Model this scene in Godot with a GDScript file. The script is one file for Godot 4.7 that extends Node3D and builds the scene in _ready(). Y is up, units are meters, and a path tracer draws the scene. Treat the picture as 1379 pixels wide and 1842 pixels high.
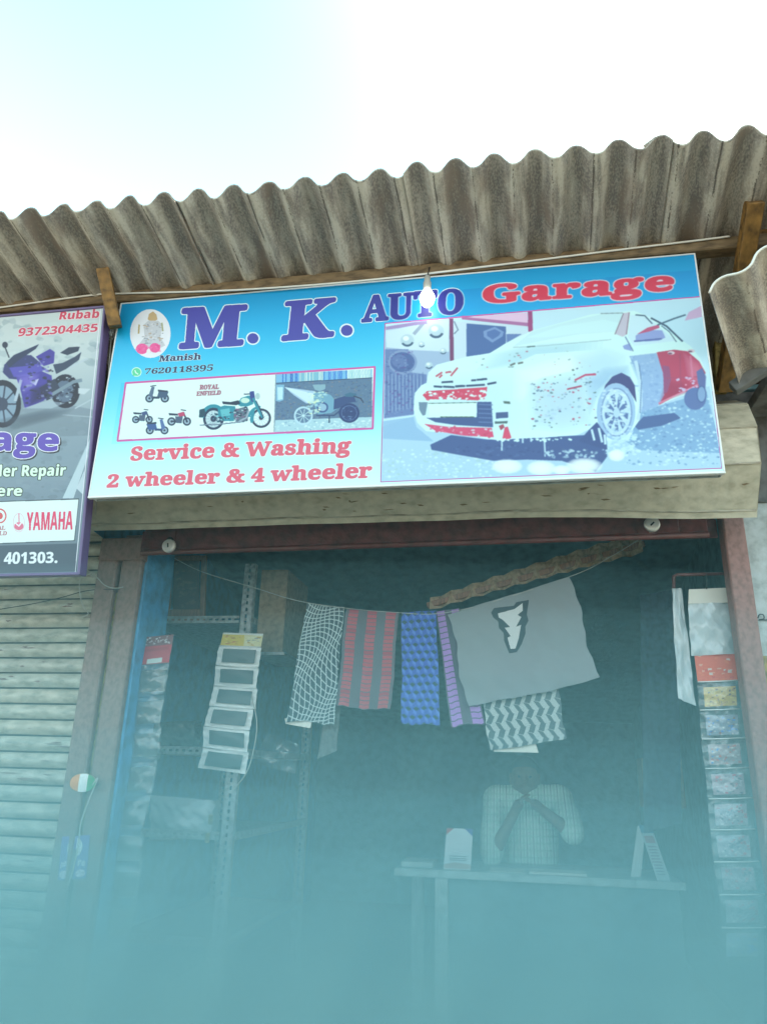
extends Node3D

# ---------------------------------------------------------------- camera numbers (from the vanishing points of posts, sign and beam)
const CAM := Vector3(0.35, 1.4, 3.4)
const FOCAL := 1331.0
const PW := 1379.0
const PH := 1842.0
var look := Basis()
var rng := RandomNumberGenerator.new()
var M := {}
var T := {}


func ray(px: float, py: float) -> Vector3:
	return look * Vector3((px - PW / 2.0) / FOCAL, -(py - PH / 2.0) / FOCAL, -1.0)


func pix(px: float, py: float, z: float) -> Vector3:
	var d := ray(px, py)
	return CAM + d * ((z - CAM.z) / d.z)


func pix_plane(px: float, py: float, o: Vector3, n: Vector3) -> Vector3:
	var d := ray(px, py)
	return CAM + d * ((o - CAM).dot(n) / d.dot(n))


func pix_y(px: float, py: float, y: float) -> Vector3:
	var d := ray(px, py)
	return CAM + d * ((y - CAM.y) / d.y)


# ---------------------------------------------------------------- a small painter for prints (signs, mats, cards)
class Canvas:
	var w: int
	var h: int
	var d: PackedByteArray
	var to_c: Variant = null  # photo pixel -> canvas point
	var ox := 0.0
	var oy := 0.0
	var s := 1.0

	func _init(W: int, H: int, c: Color) -> void:
		w = W
		h = H
		d = PackedByteArray()
		d.resize(w * h * 3)
		for y in h:
			span(y, 0, w, c)

	func reg(x: float, y: float, scale: float) -> void:
		ox = x
		oy = y
		s = scale

	func pt(x: float, y: float) -> Vector2:
		return to_c.call(ox + x / s, oy + y / s)

	func pts(a: Array) -> PackedVector2Array:
		var r := PackedVector2Array()
		for i in range(0, a.size(), 2):
			r.append(pt(a[i], a[i + 1]))
		return r

	func span(y: int, x0: int, x1: int, c: Color, a := 1.0) -> void:
		if y < 0 or y >= h:
			return
		x0 = maxi(x0, 0)
		x1 = mini(x1, w)
		var r := int(c.r * 255.0)
		var g := int(c.g * 255.0)
		var b := int(c.b * 255.0)
		var i := (y * w + x0) * 3
		if a >= 1.0:
			for x in range(x0, x1):
				d[i] = r
				d[i + 1] = g
				d[i + 2] = b
				i += 3
		else:
			for x in range(x0, x1):
				d[i] += int((r - d[i]) * a)
				d[i + 1] += int((g - d[i + 1]) * a)
				d[i + 2] += int((b - d[i + 2]) * a)
				i += 3

	func poly(p: PackedVector2Array, c: Color, a := 1.0) -> void:
		var lo := 1e9
		var hi := -1e9
		for q in p:
			lo = minf(lo, q.y)
			hi = maxf(hi, q.y)
		var n := p.size()
		for y in range(maxi(0, int(floor(lo))), mini(h, int(ceil(hi)) + 1)):
			var yy := y + 0.5
			var xs := []
			for k in n:
				var u := p[k]
				var v := p[(k + 1) % n]
				if (u.y <= yy) != (v.y <= yy):
					xs.append(u.x + (yy - u.y) / (v.y - u.y) * (v.x - u.x))
			xs.sort()
			for k in range(0, xs.size() - 1, 2):
				span(y, int(round(xs[k])), int(round(xs[k + 1])), c, a)

	func P(a: Array, c: Color, al := 1.0) -> void:
		poly(pts(a), c, al)

	# a soft patch: nested shrinking copies of a shape
	func S(a: Array, c: Color, al: float, steps := 9) -> void:
		var p := pts(a)
		var m := Vector2.ZERO
		for q in p:
			m += q / p.size()
		for k in steps:
			var f := 1.0 - 0.75 * k / steps
			var r := PackedVector2Array()
			for q in p:
				r.append(m + (q - m) * f)
			poly(r, c, al / steps * 2.0)

	# ink density: a contrast curve over a rectangle of the print
	func dense(x0: int, y0: int, x1: int, y1: int, g: float) -> void:
		var lut := PackedByteArray()
		for k in 256:
			lut.append(int(pow(k / 255.0, g) * 255.0))
		for y in range(maxi(y0, 0), mini(y1, h)):
			for i in range((y * w + maxi(x0, 0)) * 3, (y * w + mini(x1, w)) * 3):
				d[i] = lut[d[i]]

	# box blur of a rectangle of the print (canvas pixels)
	func blur(x0: int, y0: int, x1: int, y1: int, r: int) -> void:
		x0 = maxi(x0, 0)
		y0 = maxi(y0, 0)
		x1 = mini(x1, w)
		y1 = mini(y1, h)
		var n := 2 * r + 1
		for ps in 2:
			var len_ := (x1 - x0) if ps == 0 else (y1 - y0)
			var lines := (y1 - y0) if ps == 0 else (x1 - x0)
			var st := 3 if ps == 0 else 3 * w
			for l in lines:
				var o := ((y0 + l) * w + x0) * 3 if ps == 0 else (y0 * w + x0 + l) * 3
				for ch in 3:
					var src := PackedInt32Array()
					src.resize(len_)
					for k in len_:
						src[k] = d[o + k * st + ch]
					var sum := src[0] * (r + 1)
					for k in range(1, r + 1):
						sum += src[mini(k, len_ - 1)]
					for k in len_:
						d[o + k * st + ch] = sum / n
						sum += src[mini(k + r + 1, len_ - 1)] - src[maxi(k - r, 0)]

	func E(x: float, y: float, rx: float, ry: float, c: Color, al := 1.0) -> void:
		var p := PackedVector2Array()
		for k in 28:
			p.append(pt(x + rx * cos(k * TAU / 28), y + ry * sin(k * TAU / 28)))
		poly(p, c, al)

	func ring(x: float, y: float, rx: float, ry: float, t: float, c: Color, a0 := 0.0, a1 := TAU) -> void:
		var p := PackedVector2Array()
		for k in 31:
			var a := lerpf(a0, a1, k / 30.0)
			p.append(pt(x + rx * cos(a), y + ry * sin(a)))
		for k in 31:
			var a := lerpf(a1, a0, k / 30.0)
			p.append(pt(x + (rx - t) * cos(a), y + (ry - t) * sin(a)))
		poly(p, c)

	func L(a: Array, wd: float, c: Color, al := 1.0) -> void:
		var k := wd / 2.0
		for i in range(0, a.size() - 2, 2):
			var u := Vector2(a[i], a[i + 1])
			var v := Vector2(a[i + 2], a[i + 3])
			var n := (v - u).orthogonal().normalized() * k
			var e := (v - u).normalized() * k * 0.4
			poly(pts([u.x - e.x + n.x, u.y - e.y + n.y, v.x + e.x + n.x, v.y + e.y + n.y, v.x + e.x - n.x, v.y + e.y - n.y, u.x - e.x - n.x, u.y - e.y - n.y]), c, al)

	# text whose ink fills the quad TL TR BR BL (given in the current region's pixels)
	func text(t: String, font: Font, q: Array, c: Color, fat := 0.0, rim := 0.0, rim_c := Color.WHITE, shift := Vector2.ZERO) -> void:
		var tm := TextMesh.new()
		tm.text = t
		tm.font = font
		tm.font_size = 64
		tm.pixel_size = 0.01
		tm.depth = 0.0
		tm.curve_step = 1.0
		var arr := tm.get_mesh_arrays()
		var v: PackedVector3Array = arr[Mesh.ARRAY_VERTEX]
		var idx: PackedInt32Array = arr[Mesh.ARRAY_INDEX] if arr[Mesh.ARRAY_INDEX] != null else PackedInt32Array(range(v.size()))
		var lo := Vector2(1e9, 1e9)
		var hi := -lo
		for p in v:
			lo = lo.min(Vector2(p.x, p.y))
			hi = hi.max(Vector2(p.x, p.y))
		var c4 := pts(q)
		var m := PackedVector2Array()
		for p in v:
			var u := (p.x - lo.x) / (hi.x - lo.x)
			var k := (hi.y - p.y) / (hi.y - lo.y)
			m.append(c4[0].lerp(c4[1], u).lerp(c4[3].lerp(c4[2], u), k) + shift)
		var passes := []
		if rim > 0.0:
			for k in 12:
				passes.append([Vector2.from_angle(k * TAU / 12) * (rim + fat), rim_c])
		if fat > 0.0:
			for k in 8:
				passes.append([Vector2.from_angle(k * TAU / 8) * fat, c])
		passes.append([Vector2.ZERO, c])
		for ps in passes:
			for k in range(0, idx.size(), 3):
				poly(PackedVector2Array([m[idx[k]] + ps[0], m[idx[k + 1]] + ps[0], m[idx[k + 2]] + ps[0]]), ps[1])

	func specks(r: RandomNumberGenerator, a: Array, n: int, size: float, cols: Array, al := 1.0) -> void:
		# blobs scattered inside the quad a (region pixels)
		for k in n:
			var u := r.randf()
			var v := r.randf()
			var p := Vector2(a[0], a[1]).lerp(Vector2(a[2], a[3]), u).lerp(Vector2(a[6], a[7]).lerp(Vector2(a[4], a[5]), u), v)
			var z := size * r.randf_range(0.4, 1.4)
			var q := PackedVector2Array()
			for j in 6:
				q.append(pt(p.x + z * r.randf_range(0.5, 1.5) * cos(j * TAU / 6), p.y + z * r.randf_range(0.3, 0.9) * sin(j * TAU / 6)))
			poly(q, cols[r.randi() % cols.size()], al)

	func tex() -> ImageTexture:
		return ImageTexture.create_from_image(Image.create_from_data(w, h, false, Image.FORMAT_RGB8, d))


func rgb(r: int, g: int, b: int) -> Color:
	return Color(r / 255.0, g / 255.0, b / 255.0)


# ---------------------------------------------------------------- mesh helpers
func stn() -> SurfaceTool:
	var st := SurfaceTool.new()
	st.begin(Mesh.PRIMITIVE_TRIANGLES)
	return st


func quad(st: SurfaceTool, a: Vector3, b: Vector3, c: Vector3, d: Vector3, uv := [Vector2(0, 0), Vector2(1, 0), Vector2(1, 1), Vector2(0, 1)]) -> void:
	# a b c d clockwise as seen from the front
	for k in [0, 1, 2, 0, 2, 3]:
		st.set_uv(uv[k])
		st.add_vertex([a, b, c, d][k])


func fin(st: SurfaceTool, m: Material, smooth := false) -> ArrayMesh:
	if smooth:
		st.index()
	st.generate_normals()
	var r := st.commit()
	r.surface_set_material(0, m)
	return r


# chamfered box from lo to hi
func cbox(st: SurfaceTool, lo: Vector3, hi: Vector3, ch := 0.004, xf := Transform3D()) -> void:
	ch = minf(ch, minf(minf(hi.x - lo.x, hi.y - lo.y), hi.z - lo.z) * 0.45)
	var c := (lo + hi) / 2.0
	var e := (hi - lo) / 2.0
	var i := e - Vector3.ONE * ch
	var v := func(sx: float, sy: float, sz: float, ax: int) -> Vector3:
		var p := Vector3(i.x * sx, i.y * sy, i.z * sz)
		p[ax] = e[ax] * [sx, sy, sz][ax]
		return xf * (c + p)
	st.set_smooth_group(-1)
	for ax in 3:
		for s in [-1.0, 1.0]:
			var q := []
			for k in [[-1, -1], [1, -1], [1, 1], [-1, 1]]:
				var a := [0.0, 0.0, 0.0]
				a[ax] = s
				a[(ax + 1) % 3] = float(k[0])
				a[(ax + 2) % 3] = float(k[1])
				q.append(v.call(a[0], a[1], a[2], ax))
			if s > 0:
				q.reverse()
			quad(st, q[0], q[1], q[2], q[3])
	for ax in 3:
		var b := (ax + 1) % 3
		var d := (ax + 2) % 3
		for sb in [-1.0, 1.0]:
			for sd in [-1.0, 1.0]:
				var q := []
				for k in [[-1.0, b], [1.0, b], [1.0, d], [-1.0, d]]:
					var a := [0.0, 0.0, 0.0]
					a[ax] = k[0]
					a[b] = sb
					a[d] = sd
					q.append(v.call(a[0], a[1], a[2], k[1]))
				if sb * sd < 0:
					q.reverse()
				quad(st, q[0], q[1], q[2], q[3])
	for sx in [-1.0, 1.0]:
		for sy in [-1.0, 1.0]:
			for sz in [-1.0, 1.0]:
				var q := [v.call(sx, sy, sz, 0), v.call(sx, sy, sz, 1), v.call(sx, sy, sz, 2)]
				if sx * sy * sz > 0:
					q.reverse()
				for p in q:
					st.set_uv(Vector2.ZERO)
					st.add_vertex(p)


func beam(st: SurfaceTool, a: Vector3, b: Vector3, wd: float, ht: float, up := Vector3.UP, ch := 0.003) -> void:
	var z := (b - a).normalized()
	var x := up.cross(z).normalized()
	var y := z.cross(x)
	cbox(st, Vector3(-wd / 2, -ht / 2, 0), Vector3(wd / 2, ht / 2, (b - a).length()), ch, Transform3D(Basis(x, y, z), a))


func tube(st: SurfaceTool, p: Array, r: float, n := 8) -> void:
	var rings := []
	var side := Vector3.ZERO
	for k in p.size():
		var t: Vector3 = (p[mini(k + 1, p.size() - 1)] - p[maxi(k - 1, 0)]).normalized()
		if side == Vector3.ZERO:
			side = t.cross(Vector3.UP if absf(t.y) < 0.9 else Vector3.RIGHT).normalized()
		side = (side - t * side.dot(t)).normalized()
		var o := t.cross(side)
		var q := []
		for j in n:
			q.append(p[k] + (side * cos(j * TAU / n) + o * sin(j * TAU / n)) * r)
		rings.append(q)
	st.set_smooth_group(0)
	for k in p.size() - 1:
		for j in n:
			quad(st, rings[k][j], rings[k][(j + 1) % n], rings[k + 1][(j + 1) % n], rings[k + 1][j])
	for e in [0, p.size() - 1]:
		for j in range(1, n - 1):
			for q in ([rings[e][0], rings[e][j + 1], rings[e][j]] if e == 0 else [rings[e][0], rings[e][j], rings[e][j + 1]]):
				st.set_uv(Vector2.ZERO)
				st.add_vertex(q)


func curve(a: Array, n := 24) -> Array:
	# smooth curve through the points
	var r := []
	for k in a.size() - 1:
		var p0: Vector3 = a[maxi(k - 1, 0)]
		var p3: Vector3 = a[mini(k + 2, a.size() - 1)]
		for j in n:
			r.append((a[k] as Vector3).cubic_interpolate(a[k + 1], p0, p3, float(j) / n))
	r.append(a[-1])
	return r


func lathe(st: SurfaceTool, prof: Array, xf: Transform3D, n := 20) -> void:
	# profile of Vector2(radius, height) turned round y
	st.set_smooth_group(0)
	for k in prof.size() - 1:
		for j in n:
			var a := j * TAU / n
			var b := (j + 1) * TAU / n
			var f := func(p: Vector2, t: float) -> Vector3: return xf * Vector3(p.x * cos(t), p.y, p.x * sin(t))
			quad(st, f.call(prof[k], a), f.call(prof[k], b), f.call(prof[k + 1], b), f.call(prof[k + 1], a))


# a thin sheet between four corners TL TR BR BL, with thickness and a bend function of (u, v) along its normal
func sheet(c: Array, nx: int, ny: int, thick: float, bend: Variant = null, edge: Variant = null) -> SurfaceTool:
	var st := stn()
	var nrm: Vector3 = (c[1] - c[0]).cross(c[3] - c[0]).normalized() * -1.0
	var at := func(u: float, v: float) -> Vector3:
		var uu := u
		var vv := v
		if edge != null:
			var e: Vector2 = edge.call(u, v)
			uu += e.x
			vv += e.y
		var p: Vector3 = (c[0] as Vector3).lerp(c[1], uu).lerp((c[3] as Vector3).lerp(c[2], uu), vv)
		return p + nrm * (bend.call(u, v) if bend != null else 0.0)
	st.set_smooth_group(0)
	var back := nrm * -thick
	for j in ny:
		for i in nx:
			var u0 := float(i) / nx
			var u1 := float(i + 1) / nx
			var v0 := float(j) / ny
			var v1 := float(j + 1) / ny
			var q := [at.call(u0, v0), at.call(u1, v0), at.call(u1, v1), at.call(u0, v1)]
			quad(st, q[0], q[1], q[2], q[3], [Vector2(u0, v0), Vector2(u1, v0), Vector2(u1, v1), Vector2(u0, v1)])
			st.set_smooth_group(1)
			quad(st, q[1] + back, q[0] + back, q[3] + back, q[2] + back, [Vector2(u1, v0), Vector2(u0, v0), Vector2(u0, v1), Vector2(u1, v1)])
			st.set_smooth_group(-1)
			var e00 := [Vector2(u0, v0), Vector2(u1, v0), Vector2(u1, v1), Vector2(u0, v1)]
			if j == 0:
				quad(st, q[1], q[0], q[0] + back, q[1] + back, e00)
			if j == ny - 1:
				quad(st, q[3], q[2], q[2] + back, q[3] + back, e00)
			if i == 0:
				quad(st, q[0], q[3], q[3] + back, q[0] + back, e00)
			if i == nx - 1:
				quad(st, q[2], q[1], q[1] + back, q[2] + back, e00)
			st.set_smooth_group(0)
	return st


# ---------------------------------------------------------------- nodes
var used := {}


func numbered(n: String) -> String:
	if not used.has(n):
		used[n] = 0
		return n
	used[n] += 1
	return "%s_%03d" % [n, used[n]]


func thing(called: String, label: String, category: String, group := "") -> Node3D:
	var o := Node3D.new()
	o.name = numbered(called)
	add_child(o)
	tag(o, label, category, group)
	return o


func tag(o: Node, label: String, category: String, group := "", kind := "") -> void:
	o.set_meta("label", label)
	o.set_meta("category", category)
	if group:
		o.set_meta("group", group)
	if kind:
		o.set_meta("kind", kind)


func put(called: String, mesh: Mesh, parent: Node = null) -> MeshInstance3D:
	var o := MeshInstance3D.new()
	o.mesh = mesh
	if parent:
		o.name = called
		parent.add_child(o, true)
	else:
		o.name = numbered(called)
		add_child(o)
	return o


func struct(called: String, mesh: Mesh, label := "") -> MeshInstance3D:
	var o := put(called, mesh)
	o.set_meta("kind", "structure")
	if label:
		o.set_meta("label", label)
		o.set_meta("category", called.replace("_", " "))
	return o


# ---------------------------------------------------------------- materials
func lin(r: float, g: float, b: float) -> Color:
	return Color(r, g, b).linear_to_srgb()


func noise_tex(seed_: int, freq: float, ramp: Array, oct := 4, size := 512) -> NoiseTexture2D:
	var n := FastNoiseLite.new()
	n.seed = seed_
	n.frequency = freq
	n.noise_type = FastNoiseLite.TYPE_SIMPLEX_SMOOTH
	n.fractal_octaves = oct
	var t := NoiseTexture2D.new()
	t.width = size
	t.height = size
	t.seamless = true
	t.noise = n
	var g := Gradient.new()
	g.offsets = PackedFloat32Array(ramp.map(func(e): return e[0]))
	g.colors = PackedColorArray(ramp.map(func(e): return e[1]))
	t.color_ramp = g
	return t


func flat(called: String, c: Color, rough := 0.7, metal := 0.0) -> StandardMaterial3D:
	var m := StandardMaterial3D.new()
	m.resource_name = called
	m.albedo_color = c
	m.roughness = rough
	m.metallic = metal
	return m


# a base colour that a world-space noise breaks up: wear multiplies it between dark and light
func worn(called: String, c: Color, lo := 0.6, rough := 0.7, scale := 1.5, stretch := Vector3.ONE, metal := 0.0) -> StandardMaterial3D:
	var m := flat(called, c, rough, metal)
	var key := "wear%.2f" % lo
	if not T.has(key):
		T[key] = noise_tex(7 + T.size(), 0.022, [[0.15, Color(lo, lo, lo * 0.98)], [0.5, Color(lo * 0.35 + 0.65, lo * 0.35 + 0.65, lo * 0.34 + 0.65)], [0.85, Color(1, 1, 1)]], 7)
	m.albedo_texture = T[key]
	m.uv1_triplanar = true
	m.uv1_world_triplanar = true
	m.uv1_scale = stretch * scale
	if not T.has("bump"):
		var t := noise_tex(91, 0.05, [[0.0, Color.BLACK], [1.0, Color.WHITE]], 5)
		t.as_normal_map = true
		t.bump_strength = 4.0
		T["bump"] = t
	m.normal_enabled = true
	m.normal_texture = T["bump"]
	m.normal_scale = 0.25
	return m


func printed(called: String, c: Canvas, rough := 0.5, tone := 1.0) -> StandardMaterial3D:
	var m := flat(called, lin(tone, tone, tone), rough)
	m.albedo_texture = c.tex()
	m.texture_repeat = false
	return m


func plastic(called: String, c: Color, alpha: float, rough := 0.12) -> StandardMaterial3D:
	var m := flat(called, c, rough)
	m.albedo_color.a = alpha
	m.transparency = BaseMaterial3D.TRANSPARENCY_ALPHA
	return m


func make_materials() -> void:
	M.ground = worn("dusty_ground", lin(0.34, 0.29, 0.22), 0.7, 0.95, 0.6)
	M.road = worn("asphalt", lin(0.10, 0.095, 0.09), 0.7, 0.9, 0.8)
	M.wall_blue = worn("blue_paint", lin(0.07, 0.30, 0.56), 0.75, 0.5, 0.8)
	M.wall_dark = worn("dark_grey_wall", lin(0.16, 0.165, 0.165), 0.7, 0.85, 0.8)  # dark grey broken up by noise
	M.room = worn("teal_room_paint", lin(0.17, 0.32, 0.37), 0.75, 0.8, 0.8)
	M.holder = flat("bakelite", lin(0.42, 0.41, 0.37), 0.4)
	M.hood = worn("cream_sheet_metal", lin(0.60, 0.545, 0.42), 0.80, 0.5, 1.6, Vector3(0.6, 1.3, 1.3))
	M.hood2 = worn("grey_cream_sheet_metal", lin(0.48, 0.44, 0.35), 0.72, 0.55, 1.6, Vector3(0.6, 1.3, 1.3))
	M.maroon = worn("maroon_paint", lin(0.15, 0.036, 0.032), 0.7, 0.45, 1.2)
	M.post_grey = worn("brown_grey_paint", lin(0.25, 0.17, 0.145), 0.84, 0.6, 2.4, Vector3(1.2, 0.9, 1.2))
	M.post_right = worn("faded_maroon_paint", lin(0.29, 0.15, 0.13), 0.84, 0.6, 2.4, Vector3(1.2, 0.9, 1.2))
	M.yellow = worn("old_yellow_paint", lin(0.36, 0.27, 0.08), 0.55, 0.7, 2.0)
	M.ochre = worn("ochre_paint", lin(0.30, 0.155, 0.035), 0.5, 0.6, 2.0)
	M.timber = worn("brown_painted_steel", lin(0.20, 0.135, 0.07), 0.7, 0.7, 1.8, Vector3(0.6, 1.5, 1.5))
	M.slat = worn("shutter_paint", lin(0.55, 0.57, 0.48), 0.72, 0.45, 1.5, Vector3(0.5, 1.3, 1))
	M.panel = worn("pale_sheet_metal", lin(0.42, 0.46, 0.46), 0.82, 0.5, 1.2)
	M.white_edge = flat("white_frame", lin(0.72, 0.72, 0.70), 0.4)
	M.purple_edge = flat("violet_frame", lin(0.12, 0.085, 0.20), 0.35)
	M.cable = flat("white_cable", lin(0.68, 0.66, 0.60), 0.45)
	M.black_wire = flat("black_wire", lin(0.02, 0.02, 0.022), 0.5)
	M.string = flat("pale_string", lin(0.42, 0.42, 0.38), 0.8)
	M.steel = worn("galvanised_steel", lin(0.42, 0.45, 0.46), 0.7, 0.38, 2.0, Vector3.ONE, 0.3)
	M.chrome = flat("zinc", lin(0.72, 0.72, 0.70), 0.42, 0.35)
	M.dark = flat("iron_and_hole_black", lin(0.012, 0.012, 0.014), 0.8)  # near-black for shackles and eyes, painted hole darkness on keyholes
	M.card = worn("cardboard", lin(0.34, 0.24, 0.14), 0.75, 0.85, 2.0)
	M.wood = worn("brown_wood", lin(0.32, 0.16, 0.09), 0.7, 0.6, 2.0, Vector3(3, 0.6, 3))
	M.paper = flat("paper", lin(0.70, 0.68, 0.60), 0.85)
	M.white_plastic = flat("white_plastic", lin(0.72, 0.74, 0.72), 0.35)
	M.haze_panel = worn("haze_teal_board", lin(0.12, 0.22, 0.25), 0.8, 0.6, 1.0)
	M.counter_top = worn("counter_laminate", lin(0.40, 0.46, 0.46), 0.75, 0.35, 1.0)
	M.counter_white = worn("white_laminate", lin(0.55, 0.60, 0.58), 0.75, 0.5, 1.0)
	M.clear = plastic("clear_film", lin(0.80, 0.86, 0.88), 0.06, 0.06)
	M.cloudy = plastic("cloudy_film", lin(0.30, 0.38, 0.40), 0.18, 0.08)
	M.silver = plastic("silvery_film", lin(0.72, 0.80, 0.82), 0.5, 0.12)
	M.rust = flat("rust", lin(0.20, 0.15, 0.09), 0.9)
	M.floor = worn("cement_floor", lin(0.16, 0.15, 0.14), 0.7, 0.8, 1.0)


func _ready() -> void:
	rng.seed = 20240611
	look = Basis.from_euler(Vector3(deg_to_rad(19.3), deg_to_rad(10.4), deg_to_rad(1.57)), EULER_ORDER_YXZ)
	var cam := Camera3D.new()
	cam.name = "camera"
	cam.transform = Transform3D(look, CAM)
	cam.fov = rad_to_deg(2.0 * atan(PH / 2.0 / FOCAL))
	cam.near = 0.05
	cam.far = 600.0
	add_child(cam)
	cam.current = true

	var env := Environment.new()
	env.background_mode = Environment.BG_SKY
	var sm := ProceduralSkyMaterial.new()
	sm.sky_top_color = Color(0.32, 0.62, 0.70)
	sm.sky_horizon_color = Color(0.90, 0.94, 0.95)
	sm.sky_curve = 0.45
	sm.ground_bottom_color = Color(0.36, 0.33, 0.28)
	sm.ground_horizon_color = Color(0.80, 0.80, 0.78)
	sm.sun_angle_max = 75.0
	sm.sun_curve = 0.25
	sm.sky_energy_multiplier = 1.0
	var sky := Sky.new()
	sky.sky_material = sm
	env.sky = sky
	env.tonemap_mode = Environment.TONE_MAPPER_LINEAR
	env.tonemap_exposure = 3.8
	env.volumetric_fog_enabled = true
	env.volumetric_fog_density = 0.0
	env.sdfgi_enabled = true
	env.ssao_enabled = true
	env.ssil_enabled = true
	var we := WorldEnvironment.new()
	we.name = "world_environment"
	we.environment = env
	add_child(we)

	# the sun stands high behind the shop, a little to its far side: the front is in its own shade
	var sun := DirectionalLight3D.new()
	sun.name = "sun"
	sun.light_energy = 1.3
	sun.light_color = Color(1.0, 0.96, 0.88)
	sun.light_angular_distance = 0.5
	sun.shadow_enabled = true
	add_child(sun)
	sun.look_at_from_position(Vector3(2.6, 6.0, -3.0), Vector3.ZERO)

	make_materials()
	build_ground()
	build_shop()
	build_roof()
	build_hood()
	build_neighbours()
	build_signs()
	build_front_details()
	build_inside()
	build_person()
	build_glare_veil()


# ================================================================ the place
const ROOF_Z := 1.175     # front edge of the roof
const ROOF_Y := 3.62      # its crests
const ROOF_SLOPE := 0.258 # it falls towards the back
const ROOF_TWIST := -0.031
const PITCH := 0.149
const RIBS := 12.0


func roof_y(z: float) -> float:
	return ROOF_Y - ROOF_SLOPE * (ROOF_Z - z)


func build_ground() -> void:
	var st := stn()
	quad(st, Vector3(-150, 0, -150), Vector3(150, 0, -150), Vector3(150, 0, 150), Vector3(-150, 0, 150))
	struct("ground", fin(st, M.ground), "dusty bare ground in front of the shops")
	st = stn()
	quad(st, Vector3(-150, 0.004, 6.5), Vector3(150, 0.004, 6.5), Vector3(150, 0.004, 13.5), Vector3(-150, 0.004, 13.5))
	struct("road", fin(st, M.road), "grey asphalt road passing the shops")


func box_mesh(lo: Vector3, hi: Vector3, m: Material, ch := 0.003) -> ArrayMesh:
	var st := stn()
	cbox(st, lo, hi, ch)
	return fin(st, m)


# side wall whose top follows the fall of the roof
func gable(x0: float, x1: float, m: Material) -> ArrayMesh:
	var st := stn()
	st.set_smooth_group(-1)
	var p := [Vector2(-0.06, 0.0), Vector2(-0.06, roof_y(-0.06) - 0.10), Vector2(-4.8, roof_y(-4.8) - 0.10), Vector2(-4.8, 0.0)]
	var f := func(k: int, x: float) -> Vector3: return Vector3(x, p[k].y, p[k].x)
	quad(st, f.call(0, x1), f.call(1, x1), f.call(2, x1), f.call(3, x1))
	quad(st, f.call(3, x0), f.call(2, x0), f.call(1, x0), f.call(0, x0))
	for k in 4:
		quad(st, f.call(k, x0), f.call((k + 1) % 4, x0), f.call((k + 1) % 4, x1), f.call(k, x1))
	return fin(st, m)


func build_shop() -> void:
	var b := thing("shop_building", "open fronted garage shop with dark interior under a corrugated roof", "building")
	put("floor", box_mesh(Vector3(-1.80, 0.0, -4.8), Vector3(1.5, 0.15, -0.06), M.floor), b)
	put("wall", gable(-1.95, -1.80, M.wall_blue), b).set_meta("label", "blue painted inner side wall")
	put("wall", gable(1.50, 1.62, M.room), b)
	put("wall", box_mesh(Vector3(-1.95, 0.0, -4.92), Vector3(1.62, 1.98, -4.802), M.room), b)
	var st := stn()
	beam(st, Vector3(-0.165, roof_y(-0.0) - 0.13, 0.0), Vector3(-0.165, roof_y(-4.92) - 0.13, -4.92), 3.6, 0.03)
	put("ceiling", fin(st, M.room), b)
	put("upper_wall", box_mesh(Vector3(-1.95, 2.60, -0.058), Vector3(1.62, 3.16, 0.0), M.wall_dark), b)
	# posts of the opening
	put("post", box_mesh(Vector3(-1.622, 0.0, -0.06), Vector3(-1.513, 2.52, 0.03), M.post_grey, 0.006), b)
	put("shutter_guide", box_mesh(Vector3(-1.742, 0.0, -0.06), Vector3(-1.640, 2.50, 0.045), M.post_grey, 0.006), b)
	put("paint_strip", box_mesh(Vector3(-1.640, 0.0, -0.05), Vector3(-1.622, 2.22, 0.012), M.yellow), b).set_meta("label", "strip of old yellow paint between the posts")
	put("lintel_plate", box_mesh(Vector3(-1.742, 2.38, -0.05), Vector3(-1.50, 2.50, 0.052), M.post_grey, 0.006), b)
	put("jamb_board", box_mesh(Vector3(-1.513, 0.0, -0.30), Vector3(-1.497, 2.50, -0.005), M.wall_blue), b).set_meta("label", "bright blue painted edge of the doorway")
	put("post", box_mesh(Vector3(1.283, 0.0, -0.06), Vector3(1.372, 2.56, 0.035), M.post_right, 0.006), b).set_meta("label", "faded maroon steel doorpost")
	put("roof_beam", box_mesh(Vector3(-4.0, 3.413, 0.70), Vector3(2.4, 3.468, 0.765), M.timber, 0.005), b)
	# struts that carry the eaves
	st = stn()
	beam(st, Vector3(1.285, 3.02, 0.30), Vector3(1.305, 3.50, 0.915), 0.062, 0.062, Vector3.RIGHT)
	var s1 := put("strut", fin(st, M.ochre), b)
	s1.set_meta("label", "ochre painted steel strut under the roof")
	st = stn()
	beam(st, pix(1345, 432, 0.72), pix(1345, 432, 0.72) + Vector3(1.0, 0.02, 0), 0.05, 0.055)
	put("cross_bar", fin(st, M.ochre), b)
	st = stn()
	beam(st, pix(208, 588, 0.79), pix(186, 486, 0.90), 0.055, 0.085, Vector3(0.3, 0.2, 1))
	put("strut", fin(st, M.ochre), b).set_meta("label", "short brown strut between the two signs")
	st = stn()
	beam(st, pix(1296, 705, 0.18), pix(1293, 600, 0.18), 0.055, 0.055, Vector3(0, 0.1, 1))
	put("strut", fin(st, M.yellow), b)


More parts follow.
